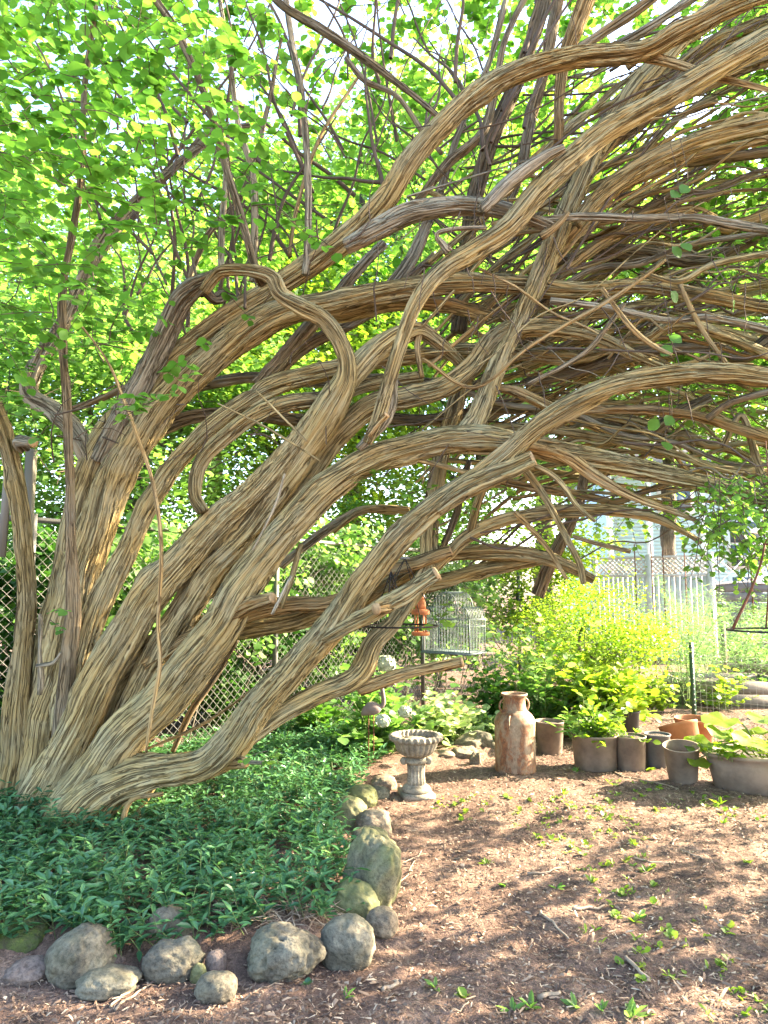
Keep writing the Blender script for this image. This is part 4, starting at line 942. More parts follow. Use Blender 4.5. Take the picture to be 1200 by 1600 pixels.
def stone(px, pyb, wpx, hpx, mat, label, seed, dep=1.0, rough=.18, pits=0.0, rot=0.0, z0=0.0, bury=.32, dd=0.0, angular=0.0):
    """pyb is the pixel row of the base"""
    d = depth_g(px, pyb, z0) + dd; b0 = at(px, pyb, d); wm = wpx * d / F; off_ = wm * .35 * dep; hm = max(.4 * wm * hpx / wpx, (hpx - .95 * F * CAMH * (1 / d - 1 / (d + off_))) * d / F)
    V, Fs = ICO; V = np.sign(V) * np.abs(V) ** .84; q = V * 1.15 + seed * 3.7
    h = 1 + (fbm(q, seed, 3) - .5) * rough * 2.6 + (fbm(V * 2.6 + seed * 1.3, seed + 17, 3) - .5) * (.10 + rough * .6) + (fbm(V * 7 + seed, seed + 7, 3) - .5) * .07
    if angular:
        for k in range(7):
            nrm_ = np.random.default_rng(seed * 10 + k).normal(0, 1, 3); nrm_ /= np.linalg.norm(nrm_)
            dt = V @ nrm_; lim = .78
            h = np.where(dt > lim, h * (1 - angular * (1 - lim / np.maximum(dt, 1e-3))), h)
    if pits:
        pn = vnoise(V * 5.5 + seed, seed + 3); h -= pits * np.clip(pn - .62, 0, 1) ** 1.2
        pn = vnoise(V * 13 + seed, seed + 4); h -= pits * .5 * np.clip(pn - .64, 0, 1)
    W = V * h[:, None]; W = W - (W.max(0) + W.min(0)) / 2; W = W / np.abs(W).max(0)
    c, s = math.cos(rot), math.sin(rot)
    W = W * np.array([wm / 2, wm / 2 * dep, hm / 2 * (.93 + bury)])
    W = np.column_stack([W[:, 0] * c + W[:, 2] * s, W[:, 1], -W[:, 0] * s + W[:, 2] * c])
    ctr = np.array([b0[0], b0[1] + wm * .35 * dep, b0[2] + hm / 2 * (1 - bury)])
    o = mesh_np('stone', W, Fs, M[mat], None, True); o.location = ctr
    tag(o, label, 'stone', 'stones edging the planting bed'); return o
stone(111, 1540, 108, 92, 'st1', 'large smooth round grey stone at the end of the edging', 1, .9, .07, .25, -.35)
stone(158, 1560, 104, 44, 'st1', 'low flat grey stone half under the round stone', 2, .7, .14)
stone(264, 1482, 80, 68, 'st3', 'upright tan stone poking out of the periwinkle', 3, .7, .22, 0, .15)
stone(262, 1538, 98, 68, 'st1', 'lumpy grey stone in front of the upright tan stone', 4, .8, .18, .3)
stone(308, 1538, 26, 32, 'st2', 'small dark egg-sized stone wedged between two others', 5, .8, .1)
stone(334, 1528, 34, 42, 'st4', 'small pinkish stone behind the oval pebble', 6, .9, .14)
stone(333, 1568, 66, 46, 'st1', 'smooth oval grey stone lying in front of the edging', 7, .8, .07)
stone(443, 1535, 132, 88, 'st1', 'big pitted grey boulder with holes', 8, .75, .16, .9, 0, angular=.5)
stone(541, 1512, 90, 82, 'st1', 'rounded grey stone at the corner of the edging', 9, .85, .12, .15, -.2)
stone(597, 1462, 52, 42, 'st3', 'small round tan stone at the corner', 10, .95, .06)
stone(553, 1440, 82, 62, 'st2', 'wedge-shaped mossy stone behind the round tan one', 11, .8, .2, 0, .35)
stone(582, 1420, 96, 118, 'st2', 'tall tilted olive boulder, largest of the edging', 12, .95, .16, .3, .25, angular=.8)
stone(578, 1336, 64, 42, 'st2', 'knobbly olive stone above the tilted boulder', 13, .8, .24, .3)
stone(583, 1310, 60, 46, 'st3', 'smooth yellowish stone with a sunlit face', 14, .9, .1)
stone(541, 1302, 58, 60, 'st2', 'olive stone half hidden by periwinkle leaves', 15, .8, .14, 0, .5)
stone(566, 1262, 50, 36, 'st2', 'round green-grey stone near the urn', 16, .9, .1)
stone(600, 1236, 42, 24, 'st3', 'low tan stone at the foot of the urn', 17, .9, .14)
stone(593, 1250, 34, 22, 'st1', 'flat grey stone behind the round green-grey one', 18, .9, .14)
stone(540, 1240, 28, 18, 'st4', 'little pinkish stone among the urn-side stones', 19, .9, .14)
stone(20, 1500, 84, 66, 'moss', 'mossy green stone beside the round grey stone', 20, .9, .2, .2)
stone(35, 1538, 70, 40, 'st4', 'brown low stone below the mossy one', 21, .8, .18)
stone(178, 1518, 30, 26, 'st4', 'small brown stone behind the low flat one', 22, .9, .15)
stone(548, 1330, 22, 16, 'st1', 'pebble behind the knobbly olive stone', 23, .9, .12)
# tan rubble by the milk can
for i, (px, py, wp, hp, rt, lb) in enumerate([(658, 1196, 30, 24, .1, 'broken tan block end of the rubble heap'), (690, 1192, 48, 20, -.05, 'long tan broken block in the rubble'), (700, 1178, 26, 16, .2, 'small pale block on top of the rubble'), (728, 1190, 46, 24, 0.0, 'wide tan block in the rubble'), (745, 1198, 22, 24, .4, 'round-ended tan lump beside the milk can')]):
    o = stone(px, py, wp, hp, 'st3', lb, 40 + i, .7, .12, 0, rt, angular=1.2); o.name = 'rubble_block'; o['group'] = 'tan rubble'; o['category'] = 'rubble'
o = stone(742, 1180, 66, 36, 'st1', 'grey-green flat slab leaning behind the rubble', 50, .5, .12, 0, -.3, angular=1.0); o.name = 'stone_slab'; o['category'] = 'slab'; del o['group']

# ------------------------------------------------------------------ garden objects
def rotz(a): c, s = math.cos(a), math.sin(a); return np.array([[c, -s, 0], [s, c, 0], [0, 0, 1]])
def rotx(a): c, s = math.cos(a), math.sin(a); return np.array([[1, 0, 0], [0, c, -s], [0, s, c]])
def roty(a): c, s = math.cos(a), math.sin(a); return np.array([[c, 0, s], [0, 1, 0], [-s, 0, c]])
def base_at(px, py):
    p = gnd(px, py); p[2] = gz(p[0], p[1]) - .004; return p

# stone urn
M['urn'] = stone_mat('cast_stone', (0.11, 0.092, 0.068), (0.215, 0.182, 0.134), (0.32, 0.275, 0.205), (0.12, 0.12, 0.09), .3)
ub = base_at(651, 1249); ub[1] += .08
urn = empty('stone_urn', ub, 'weathered cast stone urn on a fluted column beside the bed stones', 'urn')
def flut(n, dep, pw=1.0): return lambda th, i, z: 1 - dep * np.abs(np.sin(th * n / 2)) ** pw
mb = MB(); mb.box(ub + np.array([0, 0, .0225]), (.225, .225, .045), rotz(.2)); mb.build('plinth', M['urn'], urn)
mb = MB(); mb.lathe([(.105, .047), (.108, .06), (.10, .075), (.085, .085), (.075, .095)], ub, 40)
mb.lathe([(.070, .09), (.066, .12), (.063, .16), (.064, .21), (.068, .24)], ub, 96, flut(14, .13, .8)); mb.build('column', M['urn'], urn, True)
mb = MB(); mb.lathe([(.07, .238), (.085, .25), (.088, .262), (.075, .275), (.066, .285)], ub, 40)
for s in (-1, 1):
    mb.lathe([(.001, -.028), (.022, -.028), (.027, -.01), (.027, .01), (.022, .028), (.001, .028)], ub + np.array([s * .088, -.01, .257]), 16, M=rotx(math.pi / 2))
mb.build('capital', M['urn'], urn, True)
mb = MB(); 
prof = [(.06, .285), (.085, .292), (.118, .312), (.140, .34), (.152, .37), (.158, .395), (.160, .405)]
def gad(th, i, z): return 1 + .075 * (np.abs(np.sin(th * 11)) ** .7 - .6)
mb.lathe(prof, ub, 176, gad); mb.build('bowl', M['urn'], urn, True)
mb = MB()
def gad2(th, i, z): return 1 + .045 * np.sin(th * 26 + z * 40)
mb.lathe([(.150, .398), (.176, .400), (.190, .412), (.192, .428), (.182, .441), (.165, .444), (.150, .436), (.146, .415), (.12, .385), (.07, .372), (.001, .37)], ub, 176, gad2); mb.build('rim', M['urn'], urn, True)

# rusty milk can
m, nt, b = new_mat('rusty_paint')
tc = N(nt, 'ShaderNodeTexCoord'); mp = N(nt, 'ShaderNodeMapping'); mp.inputs['Scale'].default_value = (1, 1, .4); nt.links.new(tc.outputs['Object'], mp.inputs[0])
n1 = noise_tex(nt, mp.outputs[0], 15, 8, .72, .6); n2 = noise_tex(nt, tc.outputs['Object'], 34, 5, .7); sx = N(nt, 'ShaderNodeSeparateXYZ'); nt.links.new(tc.outputs['Object'], sx.inputs[0])
pa = ramp(nt, n2, [(.3, (.15, .105, .065)), (.6, (.27, .205, .135)), (.75, (.37, .31, .225))]); ru = ramp(nt, n2, [(.3, (.06, .024, .012)), (.5, (.15, .06, .026)), (.7, (.26, .12, .05))])
am = N(nt, 'ShaderNodeMath', operation='MULTIPLY_ADD'); nt.links.new(n2, am.inputs[0]); am.inputs[1].default_value = .25; nt.links.new(n1, am.inputs[2])
mk = ramp(nt, am.outputs[0], [(.585, (0, 0, 0)), (.69, (1, 1, 1))]); zz_ = ramp(nt, sx.outputs[2], [(0, (1, 1, 1)), (.10, (.3, .3, .3)), (.44, (0, 0, 0)), (.46, (.9, .9, .9)), (.5, (.15, .15, .15)), (.56, (.85, .85, .85)), (.62, (.3, .3, .3))])
mx_ = mixc(nt, .5, mk.outputs[0], zz_.outputs[0], 'ADD'); cl = N(nt, 'ShaderNodeMath', operation='MULTIPLY'); cl.use_clamp = True; nt.links.new(mx_, cl.inputs[0]); cl.inputs[1].default_value = .92
nt.links.new(mixc(nt, cl.outputs[0], pa.outputs[0], ru.outputs[0]), b.inputs['Base Color']); b.inputs['Roughness'].default_value = .7; b.inputs['Metallic'].default_value = .1
bump(nt, b, n2, .3, .004); M['can'] = m
cb = base_at(810, 1212); cb[1] += .12
can = empty('milk_can', cb, 'old rusty cream-painted milk can standing on the mulch', 'milk can')
mb = MB(); mb.lathe([(.155, 0), (.165, .004), (.166, .02), (.163, .028), (.164, .06), (.165, .2), (.165, .35), (.167, .385), (.168, .395), (.165, .405), (.158, .425), (.14, .455), (.115, .475), (.102, .485), (.098, .495)], cb, 72); mb.build('body', M['can'], can, True)
mb = MB(); mb.lathe([(.1, .488), (.097, .50), (.092, .53), (.09, .57), (.093, .592), (.104, .604), (.109, .612), (.109, .62), (.102, .622), (.088, .612), (.082, .58), (.08, .5), (.001, .49)], cb, 56); mb.build('neck', M['can'], can, True)
for s in (-1, 1):
    mb = MB(); a = np.linspace(-1.35, 1.35, 14); q = np.column_stack([s * (.088 + .05 * np.cos(a)), np.zeros(14), .525 + .055 * np.sin(a)]) @ rotz(.35).T + cb
    mb.tube(q, .008, 8); mb.build('handle', M['can'], can, True)
    mb = MB(); q = np.column_stack([s * (.145 + .045 * np.cos(a)), np.zeros(14), .405 + .055 * np.sin(a)]) @ rotz(1.15).T + cb
    mb.tube(q, .007, 8); mb.build('handle', M['can'], can, True)

# pots
M['potgrey'] = plain_mat('weathered_grey_plastic', (0.225, 0.17, 0.125), .75, 0, .35, 7, .3, .004, col2=(.12, .09, .066))
M['potdark'] = plain_mat('dark_grey_plastic', (0.13, 0.125, 0.12), .65, 0, .35, 9)
M['potblack'] = plain_mat('black_plastic', (0.035, 0.035, 0.037), .5, 0, .3, 10)
M['terra'] = plain_mat('terracotta', (0.36, 0.145, 0.055), .8, 0, .3, 12, .2, .004)
M['potsoil'] = plain_mat('potting_soil', (0.06, 0.042, 0.03), .95, 0, .5, 60, .8, .01)
GP_ = 'pots standing in a row on the mulch'
def pot(px, pyb, wtop, h, wbot, mat, label, rim=.018, soil=.05, tilt=0.0, tdir=0.0, name='flower_pot', group=GP_, wall=.006, dy=0, spot=None, cat='pot'):
    """sizes in photo px at its ground distance"""
    b0 = base_at(px, pyb); d = b0[1] / (CP) ; k = d / F; rt, rb, hh = wtop * k / 2, wbot * k / 2, h * k
    b0[1] += rb + dy
    t = empty(name, b0, label, cat, group)
    Mx = rotz(tdir) @ rotx(tilt) @ rotz(-tdir)
    c = np.array(b0)
    if tilt: c = c + np.array([0, 0, rb * math.sin(abs(tilt))])
    pr = [(rb * .96, 0), (rb, .006), (rt * .97, hh - rim), (rt, hh - rim + .002), (rt + .004, hh - .004), (rt + .003, hh), (rt - wall + .001, hh), (rt - wall, hh - .004), (rb - wall + (rt - rb) * .6, hh * .6), (rb - wall, .03), (.001, .03)]
    mb = MB(); mb.lathe(pr, c, 48, M=Mx); body = mb.build('body', M[mat], t, True)
    if soil is not None:
        mb = MB(); r = rt - wall - soil * .15; n = 24; th = np.linspace(0, 6.283, n, endpoint=False)
        V = np.vstack([np.column_stack([r * np.cos(th), r * np.sin(th), np.full(n, hh - soil)]), [[0, 0, hh - soil + .02]]]) @ Mx.T + c
        j = np.arange(n); mb.add(V, np.column_stack([j, (j + 1) % n, np.full(n, n)])); mb.build('soil', M['potsoil'], t, True)
    return t, c + Mx @ np.array([0, 0, hh - (soil or 0)])
def plant_in(c, label, n_st, h, spread, nl, size, tm, mat, tint, droop=.6, group='plants growing in the pots', name='potted_plant'):
    clump(name, label, 0, 0, n_st, h, spread, nl, size, tm, mat, tint, 'plant', group, droop, base=c, z=c[2] - .01)
t, c = pot(864, 1180, 44, 49, 36, 'potgrey', 'grey bucket-shaped pot beside the milk can', soil=.03)
t, c = pot(889, 1160, 52, 36, 38, 'terra', 'terracotta pot behind the grey bucket pot', group=None, dy=.25)
plant_in(c, 'leafy plant in the terracotta pot', 16, .35, .5, 9, .075, T_WIDE, 'leafb', .6)
t, c = pot(940, 1206, 71, 52, 62, 'potgrey', 'wide low grey pot, largest of the row')
plant_in(c, 'sprawling green plant in the wide grey pot', 34, .36, .6, 9, .07, T_WIDE, 'leafy', .3)
plant_in(c + np.array([-.08, 0, 0]), 'grassy shoots in the wide grey pot', 26, .24, .5, 5, .12, tmpl_lance(.06), 'leafb', .4)
t, c = pot(994, 1206, 46, 50, 41, 'potgrey', 'grey pot next to the wide one', soil=.02)
plant_in(c, 'few pale leaves in the second grey pot', 7, .2, .6, 6, .06, T_WIDE, 'leafy', .4)
t, c = pot(1036, 1203, 38, 48, 35, 'potdark', 'narrow dark grey pot in the row', soil=.02)
t, c = pot(1077, 1229, 53, 52, 42, 'potgrey', 'empty grey bucket pot leaning forward', rim=.012, soil=.16, tilt=.16, tdir=-.5)
t, c = pot(950, 1160, 66, 44, 52, 'potblack', 'black nursery pot behind the wide grey pot', group=None, dy=.2)
plant_in(c, 'tall sunlit plant with big leaves in the black pot', 46, .62, .55, 12, .105, T_WIDE, 'leafy', .62, .8)
plant_in(c + np.array([.05, .1, 0]), 'white flowering stems in the black pot', 18, .6, .5, 8, .05, T_ROUND, 'leafpale', .9, .5)
t, c = pot(998, 1165, 40, 44, 32, 'potblack', 'black nursery pot behind the second grey pot', group=None, dy=.2)
plant_in(c, 'drooping yellow-green plant in the small black pot', 34, .48, .7, 11, .10, T_WIDE, 'leafy', .7, 1.0)
t, c = pot(1085, 1192, 58, 48, 44, 'terra', 'terracotta pot tipped behind the leaning grey pot', group=None, tilt=-.35, tdir=.5, rim=.03, soil=.1)
t, c = pot(1118, 1185, 62, 46, 46, 'terra', 'terracotta pot under the squash leaves', group=None, dy=.25, rim=.03)
# long grey planter with squash
b0 = base_at(1200, 1243); k = b0[1] / F; b0[1] += .2; b0[0] += .14
pl = empty('oval_planter', b0, 'long grey oval tub planted with squash', 'planter')
mb = MB(); S_ = np.array([1.55, 1, 1])
def oval(prof, mb):
    th = np.linspace(0, 2 * math.pi, 56, endpoint=False)
    V = np.concatenate([np.column_stack([r * 1.75 * np.cos(th), r * .95 * np.sin(th), np.full(56, z)]) for r, z in prof]) + b0
    mb.add(V, [grid_faces(len(prof), 56, True), np.arange(56)[::-1][None], (np.arange(56) + (len(prof) - 1) * 56)[None]])
oval([(.215, 0), (.24, .01), (.268, .2), (.272, .245), (.288, .25), (.29, .275), (.278, .28), (.27, .272), (.262, .22)], mb); mb.build('tub', M['potgrey'], pl, True)
mb = MB(); oval([(.262, .221), (.2, .225), (.001, .228)], mb); mb.build('soil', M['potsoil'], pl, True)
sq = empty('squash_plant', b0 + np.array([0, 0, .22]), 'squash with huge sunlit leaves in the long grey tub', 'plant')
L = Leaves(); tw = MB()
def big_leaf(n=18):
    a = np.linspace(0.35, 2 * math.pi - 0.35, n); r = .5 * (1 + .10 * np.cos(a * 5)) * (1 + .12 * np.cos(a - math.pi))
    V = np.vstack([[[0, 0, 0]], np.column_stack([.42 - r * np.cos(a), r * np.sin(a), .10 * np.sin(a * 5) * .5 + .12 * np.abs(np.sin(a)) - .06]), [[.42, 0, -.03]]])
    j = np.arange(1, n); m_ = n + 1
    return V, np.vstack([np.column_stack([j, j + 1, np.full(n - 1, m_)]), [[n, 0, m_], [0, 1, m_]]])
T_BIG = big_leaf()
for i, (dx, dy_, hz, sz) in enumerate([(-.42, -.08, .34, .24), (-.30, .05, .42, .30), (-.12, -.1, .38, .30), (-.2, .12, .50, .28), (.05, 0, .46, .32), (.22, -.1, .36, .30), (.3, .1, .48, .3), (-.36, .16, .3, .22), (.12, .16, .4, .26), (-.05, -.2, .26, .2), (-.5, .05, .22, .18)]):
    p = b0 + np.array([dx, dy_, hz]); root = b0 + np.array([dx * .45 + .05, dy_ * .5, .22])
    q = np.array([root, root * .5 + p * .5 + np.array([0, 0, .06]), p]); tw.tube(spline(q, .03), .006, 6)
    L.add(p[None], np.array([[rng.normal(-.6, .6), rng.normal(-.5, .5), rng.normal(-.05, .12)]]), rup(1, .22) + np.array([[.1, -.15, 0]]), [sz], T_BIG, rng.uniform(.3, .9))
L.build('leaf_blades', 'leafy', sq); tw.build('stalks', M['stem'], sq, True)
clump('trailing_plant', 'small trailing leaves over the left end of the grey tub', 0, 0, 20, .2, .8, 7, .045, T_WIDE, 'leafy', .5, base=b0 + np.array([-.4, -.08, .24]), z=b0[2] + .24, droop=1.2)
clump('grass_tuft', 'dry straw tuft in the grey tub', 0, 0, 40, .16, .5, 3, .10, tmpl_lance(.035), 'weed', 1.0, base=b0 + np.array([-.02, -.14, .23]), z=b0[2] + .23)

# things hanging in the tree ---------------------------------------------------
def hang(px, py, d): return at(px, py, d)
M['cagew'] = plain_mat('cage_wire', (0.11, 0.15, 0.148), .5, .2, .3, 20)
ctr = hang(709, 1020, 5.25); k = 5.25 / F
cage = empty('bird_cage', ctr + np.array([0, 0, 0]), 'grey-green wire bird cage with domed top on the sawn branch', 'bird cage')
Rz = rotz(-.62); wx, wy, H1 = 0.40, 0.24, 0.25
def cw(x, y, z): return Rz @ np.array([x, y, z]) + ctr
mb = MB(); mb.box(ctr + np.array([0, 0, .004]), (wx + .02, wy + .02, .012), Rz); mb.build('tray', M['cagew'], cage)
mb = MB(); rr = .0021
def domez(x): 
    u = abs(x) / (wx / 2); return H1 + (.09 * math.sqrt(max(0, 1 - ((u - .75) / .25) ** 2)) if u > .5 else .09) + (.11 * math.sqrt(max(0, 1 - (u / .5) ** 2)) if u < .5 else 0)
nx, ny = 17, 11
for i in range(nx):
    x = -wx / 2 + wx * i / (nx - 1)
    for s in (-1, 1): mb.tube([cw(x, s * wy / 2, 0), cw(x, s * wy / 2, H1)], rr, 4, cap=False)
for j in range(ny):
    y = -wy / 2 + wy * j / (ny - 1)
    for s in (-1, 1): mb.tube([cw(s * wx / 2, y, 0), cw(s * wx / 2, y, H1)], rr, 4, cap=False)
    if j % 1 == 0:
        mb.tube([cw(x, y, domez(x)) for x in np.linspace(-wx / 2, wx / 2, 33)], rr, 4, cap=False)
for i in range(nx):
    x = -wx / 2 + wx * i / (nx - 1); z1 = domez(x * .999)
    for s in (-1, 1): mb.tube([cw(x, s * wy / 2, H1), cw(x, s * wy / 2, z1)], rr, 4, cap=False)
stuff(mb.build('bars', M['cagew'], cage))
mb = MB()
for z in (.015, H1 - .05, H1):
    mb.tube([cw(-wx / 2, -wy / 2, z), cw(wx / 2, -wy / 2, z), cw(wx / 2, wy / 2, z), cw(-wx / 2, wy / 2, z), cw(-wx / 2, -wy / 2, z)], .0035, 5)
for sx_ in (-1, 1):
    for sy_ in (-1, 1): mb.tube([cw(sx_ * wx / 2, sy_ * wy / 2, 0), cw(sx_ * wx / 2, sy_ * wy / 2, H1)], .004, 5)
for s in (-1, 1): mb.tube([cw(x, s * wy / 2, domez(x * .999)) for x in np.linspace(-wx / 2, wx / 2, 41)], .0032, 5)
mb.tube([cw(0, -wy / 2, H1 + .2), cw(0, wy / 2, H1 + .2)], .003, 5); mb.build('frame', M['cagew'], cage)
mb = MB(); mb.tube([cw(0, 0, -.02), cw(0, 0, .0)], .03, 8); mb.build('foot', M['rust'], cage)

M['copper'] = plain_mat('orange_clay', (0.55, 0.20, 0.07), .7, 0, .45, 25, .3, .004, col2=(.30, .085, .03))
fc = hang(657, 993, 4.75)
fd = empty('seed_feeder', fc, 'orange clay seed feeder hanging behind the sawn branch', 'feeder')
mb = MB(); mb.lathe([(.001, 0), (.052, 0), (.06, .008), (.062, .022), (.056, .026), (.05, .016), (.001, .014)], fc, 28); mb.build('dish', M['copper'], fd, True)
mb = MB(); mb.lathe([(.056, .14), (.062, .145), (.062, .165), (.05, .175), (.04, .178), (.001, .18)], fc, 28); mb.build('collar', M['copper'], fd, True)
mb = MB(); mb.lathe([(.036, .176), (.038, .20), (.036, .225), (.03, .24), (.034, .245), (.018, .262), (.001, .268)], fc, 24); mb.build('cap', M['copper'], fd, True)
for a in (0.4, 2.0, 3.6, 5.2):
    mb = MB(); mb.tube([fc + np.array([.04 * math.cos(a), .04 * math.sin(a), .02]), fc + np.array([.04 * math.cos(a), .04 * math.sin(a), .145])], .006, 6); mb.build('pillar', M['copper'], fd, True)
mb = MB(); mb.tube([fc + np.array([0, 0, .262]), at(660, 885, 4.65)], .0015, 4); mb.build('hanging_wire', M['blackiron'], fd)

tc_ = hang(625, 978, 4.35); k = 4.35 / F
tr = empty('hanging_tray', tc_, 'dark iron hoop tray hung on wires from the branch fork', 'tray')
mb = MB(); th = np.linspace(0, 2 * math.pi, 49); rx = .235
mb.tube(np.column_stack([tc_[0] + rx * np.cos(th), tc_[1] + rx * np.sin(th), np.full(49, tc_[2])]), .006, 6, cap=False); mb.build('hoop', M['blackiron'], tr, True)
top = at(633, 872, 4.35)
for a in (0.05, 0.9, 2.3, 3.3):
    mb = MB(); mb.tube([tc_ + np.array([rx * math.cos(a), rx * math.sin(a), 0]), top], .0028, 5); mb.build('hanging_wire', M['blackiron'], tr)
mb = MB(); mb.box(top, (.06, .012, .014)); mb.build('hanger_bar', M['wire'], tr)
lc = hang(611, 935, 4.2)
la = empty('pyramid_lantern', lc, 'small black pyramid lantern with glass sides in the branch fork', 'lantern')
hw, hz = .042, .16
C4 = [np.array([sx_ * hw, sy_ * hw, 0]) for sx_, sy_ in ((-1, -1), (1, -1), (1, 1), (-1, 1))]
for i in range(4):
    mb = MB(); mb.tube([lc + rotz(.5) @ C4[i], lc + np.array([0, 0, hz])], .004, 5); mb.build('edge', M['blackiron'], la)
    mb = MB(); mb.tube([lc + rotz(.5) @ C4[i], lc + rotz(.5) @ C4[(i + 1) % 4]], .004, 5); mb.build('edge', M['blackiron'], la)
mgl, ntg, bgl = new_mat('lantern_glass'); bgl.inputs['Transmission Weight'].default_value = 1.0; bgl.inputs['Roughness'].default_value = .1; bgl.inputs['Base Color'].default_value = (.8, .85, .85, 1); bgl.inputs['IOR'].default_value = 1.1
for i in range(4):
    mb = MB(); a, b2, c = lc + rotz(.5) @ C4[i] * .96, lc + rotz(.5) @ C4[(i + 1) % 4] * .96, lc + np.array([0, 0, hz * .96]); mb.add([a, b2, c], [[0, 1, 2]]); mb.build('pane', mgl, la)
mb = MB(); mb.box(lc + np.array([0, 0, -.012]), (.09, .09, .022), rotz(.5)); mb.build('base', M['blackiron'], la)
mb = MB(); mb.tube([lc + np.array([0, 0, hz]), lc + np.array([0, 0, hz + .06])], .0018, 4); mb.build('hanging_wire', M['blackiron'], la)

# bell-shaped iron hanging frame at the right edge
bc = hang(1215, 985, 3.3); k = 3.3 / F; rr_ = 72 * k
bf = empty('hanging_basket_frame', bc, 'rusty iron bell-shaped basket frame hanging from the arch', 'basket frame')
mb = MB(); mb.tube(np.column_stack([bc[0] + rr_ * np.cos(th), bc[1] + rr_ * np.sin(th), np.full(49, bc[2])]), .005, 6, cap=False); mb.build('hoop', M['blackiron'], bf, True)
hz = 135 * k
for a in (3.2, 4.4, 5.6, .3, 1.3, 2.2):
    mb = MB(); q = []
    for u in np.linspace(0, 1, 10):
        r = rr_ * ((1 - u) ** 1.5 * .82 + .18 * (1 if u < .9 else .9)); q.append(bc + np.array([r * math.cos(a), r * math.sin(a), hz * (u ** .9)]))
    mb.tube(q, .0042, 5); mb.build('rib', M['rust'], bf, True)
mb = MB(); r = rr_ * .17; mb.tube(np.column_stack([bc[0] + r * np.cos(th), bc[1] + r * np.sin(th), np.full(49, bc[2] + hz)]), .0042, 5, cap=False)
mb.tube([bc + np.array([-r, 0, hz]), bc + np.array([0, 0, hz + .06]), bc + np.array([r, 0, hz])], .003, 5)
mb.tube([bc + np.array([0, 0, hz + .06]), bc + np.array([0, 0, hz + .5])], .0022, 5); mb.build('top_hook', M['rust'], bf, True)

# faded pink bird ornament among the hydrangea
oc = at(580, 1107, 5.75); k = 5.75 / F
fl = empty('bird_ornament', (oc[0], oc[1], gz(oc[0], oc[1])), 'faded mauve lawn bird ornament with curved neck among hydrangea leaves', 'ornament')
M['mauve'] = plain_mat('faded_mauve_plastic', (0.17, 0.125, 0.118), .7, 0, .35, 14)
V, Fs = ICO3; W = V * np.array([.085, .05, .055]); W[:, 2] -= np.clip(-W[:, 0] / .085, 0, 1) ** 2 * .04
mb = MB(); mb.add(W + oc, Fs); mb.build('body', M['mauve'], fl, True)
q = spline(np.array([oc + np.array(v) for v in [(.06, 0, .0), (.10, 0, .04), (.095, 0, .12), (.08, 0, .2), (.1, 0, .235), (.135, 0, .22)]]), .012); mb = MB(); mb.tube(q, np.linspace(.02, .013, len(q)), 8); mb.build('neck', M['mauve'], fl, True)
mb = MB(); W = V * np.array([.03, .02, .022]); mb.add(W + oc + np.array([.14, 0, .215]), Fs); mb.tube([oc + np.array([.16, 0, .21]), oc + np.array([.195, 0, .19]), oc + np.array([.2, 0, .165])], [.011, .008, .003], 6); mb.build('head', M['mauve'], fl, True)
for s in (-.02, .02):
    mb = MB(); mb.tube([oc + np.array([s, s, -.03]), np.array([oc[0] + s, oc[1] + s, fl.location[2] - .05])], .004, 5); mb.build('leg', M['rust'], fl)

# wooden frame by the left trunk
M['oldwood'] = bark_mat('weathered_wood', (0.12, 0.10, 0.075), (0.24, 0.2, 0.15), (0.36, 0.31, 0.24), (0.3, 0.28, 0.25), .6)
p0 = at(44, 700, 4.75); p1 = at(44, 800, 4.75)
g0 = np.array([p1[0], p1[1], gz(p1[0], p1[1])]); wf = tag(empty('wooden_post', g0), 'weathered square wooden post in front of the fence rail', 'post')
mb = MB(); mb.box((g0[0], g0[1], (p0[2]) / 2), (.055, .055, p0[2])); mb.build('shaft', M['oldwood'], wf)
a_, b2 = at(8, 690, 4.7), at(11, 870, 4.7)
hp = tag(empty('hanging_plank', b2), 'narrow wooden plank hanging beside the leftmost trunk', 'plank')
mb = MB(); mb.box((a_ + b2) / 2, (.05, .022, np.linalg.norm(a_ - b2)), roty(.02)); mb.build('board', M['oldwood'], hp)
mb = MB(); mb.tube([a_, a_ + np.array([0, 0, .5])], .003, 5); mb.build('cord', M['blackiron'], hp)

# ------------------------------------------------------------------ vegetable plot, fences and house at the back
M['tpost'] = plain_mat('green_steel', (0.035, 0.09, 0.055), .55, .1, .3, 20)
def stake(px, pyt, pyb, wpx, mat, name, label, cat, studs=False):
    b0 = base_at(px, pyb); d = b0[1] / CP; h = (pyb - pyt) * d / F; t = empty(name, b0, label, cat)
    mb = MB(); mb.box(b0 + np.array([0, 0, h / 2]), (wpx * d / F, .035 if studs else wpx * d / F, h), rotz(.3)); mb.build('shaft', M[mat], t)
    if studs:
        mb = MB(); 
        for z in np.arange(.1, h, .06): mb.box(b0 + np.array([0, -.022, z]), (.016, .014, .02))
        stuff(mb.build('studs', M['wire'], t))
stake(1085, 1008, 1122, 5, 'tpost', 'metal_stake', 'dark green steel stake in front of the feathery plants', 'stake', True)
stake(1119, 955, 1062, 4, 'tpost', 'metal_stake', 'thin dark green stake behind the wooden stake', 'stake', True)
stake(1134, 973, 1075, 6, 'oldwood', 'wooden_stake', 'pale square wooden stake in the vegetable plot', 'stake')
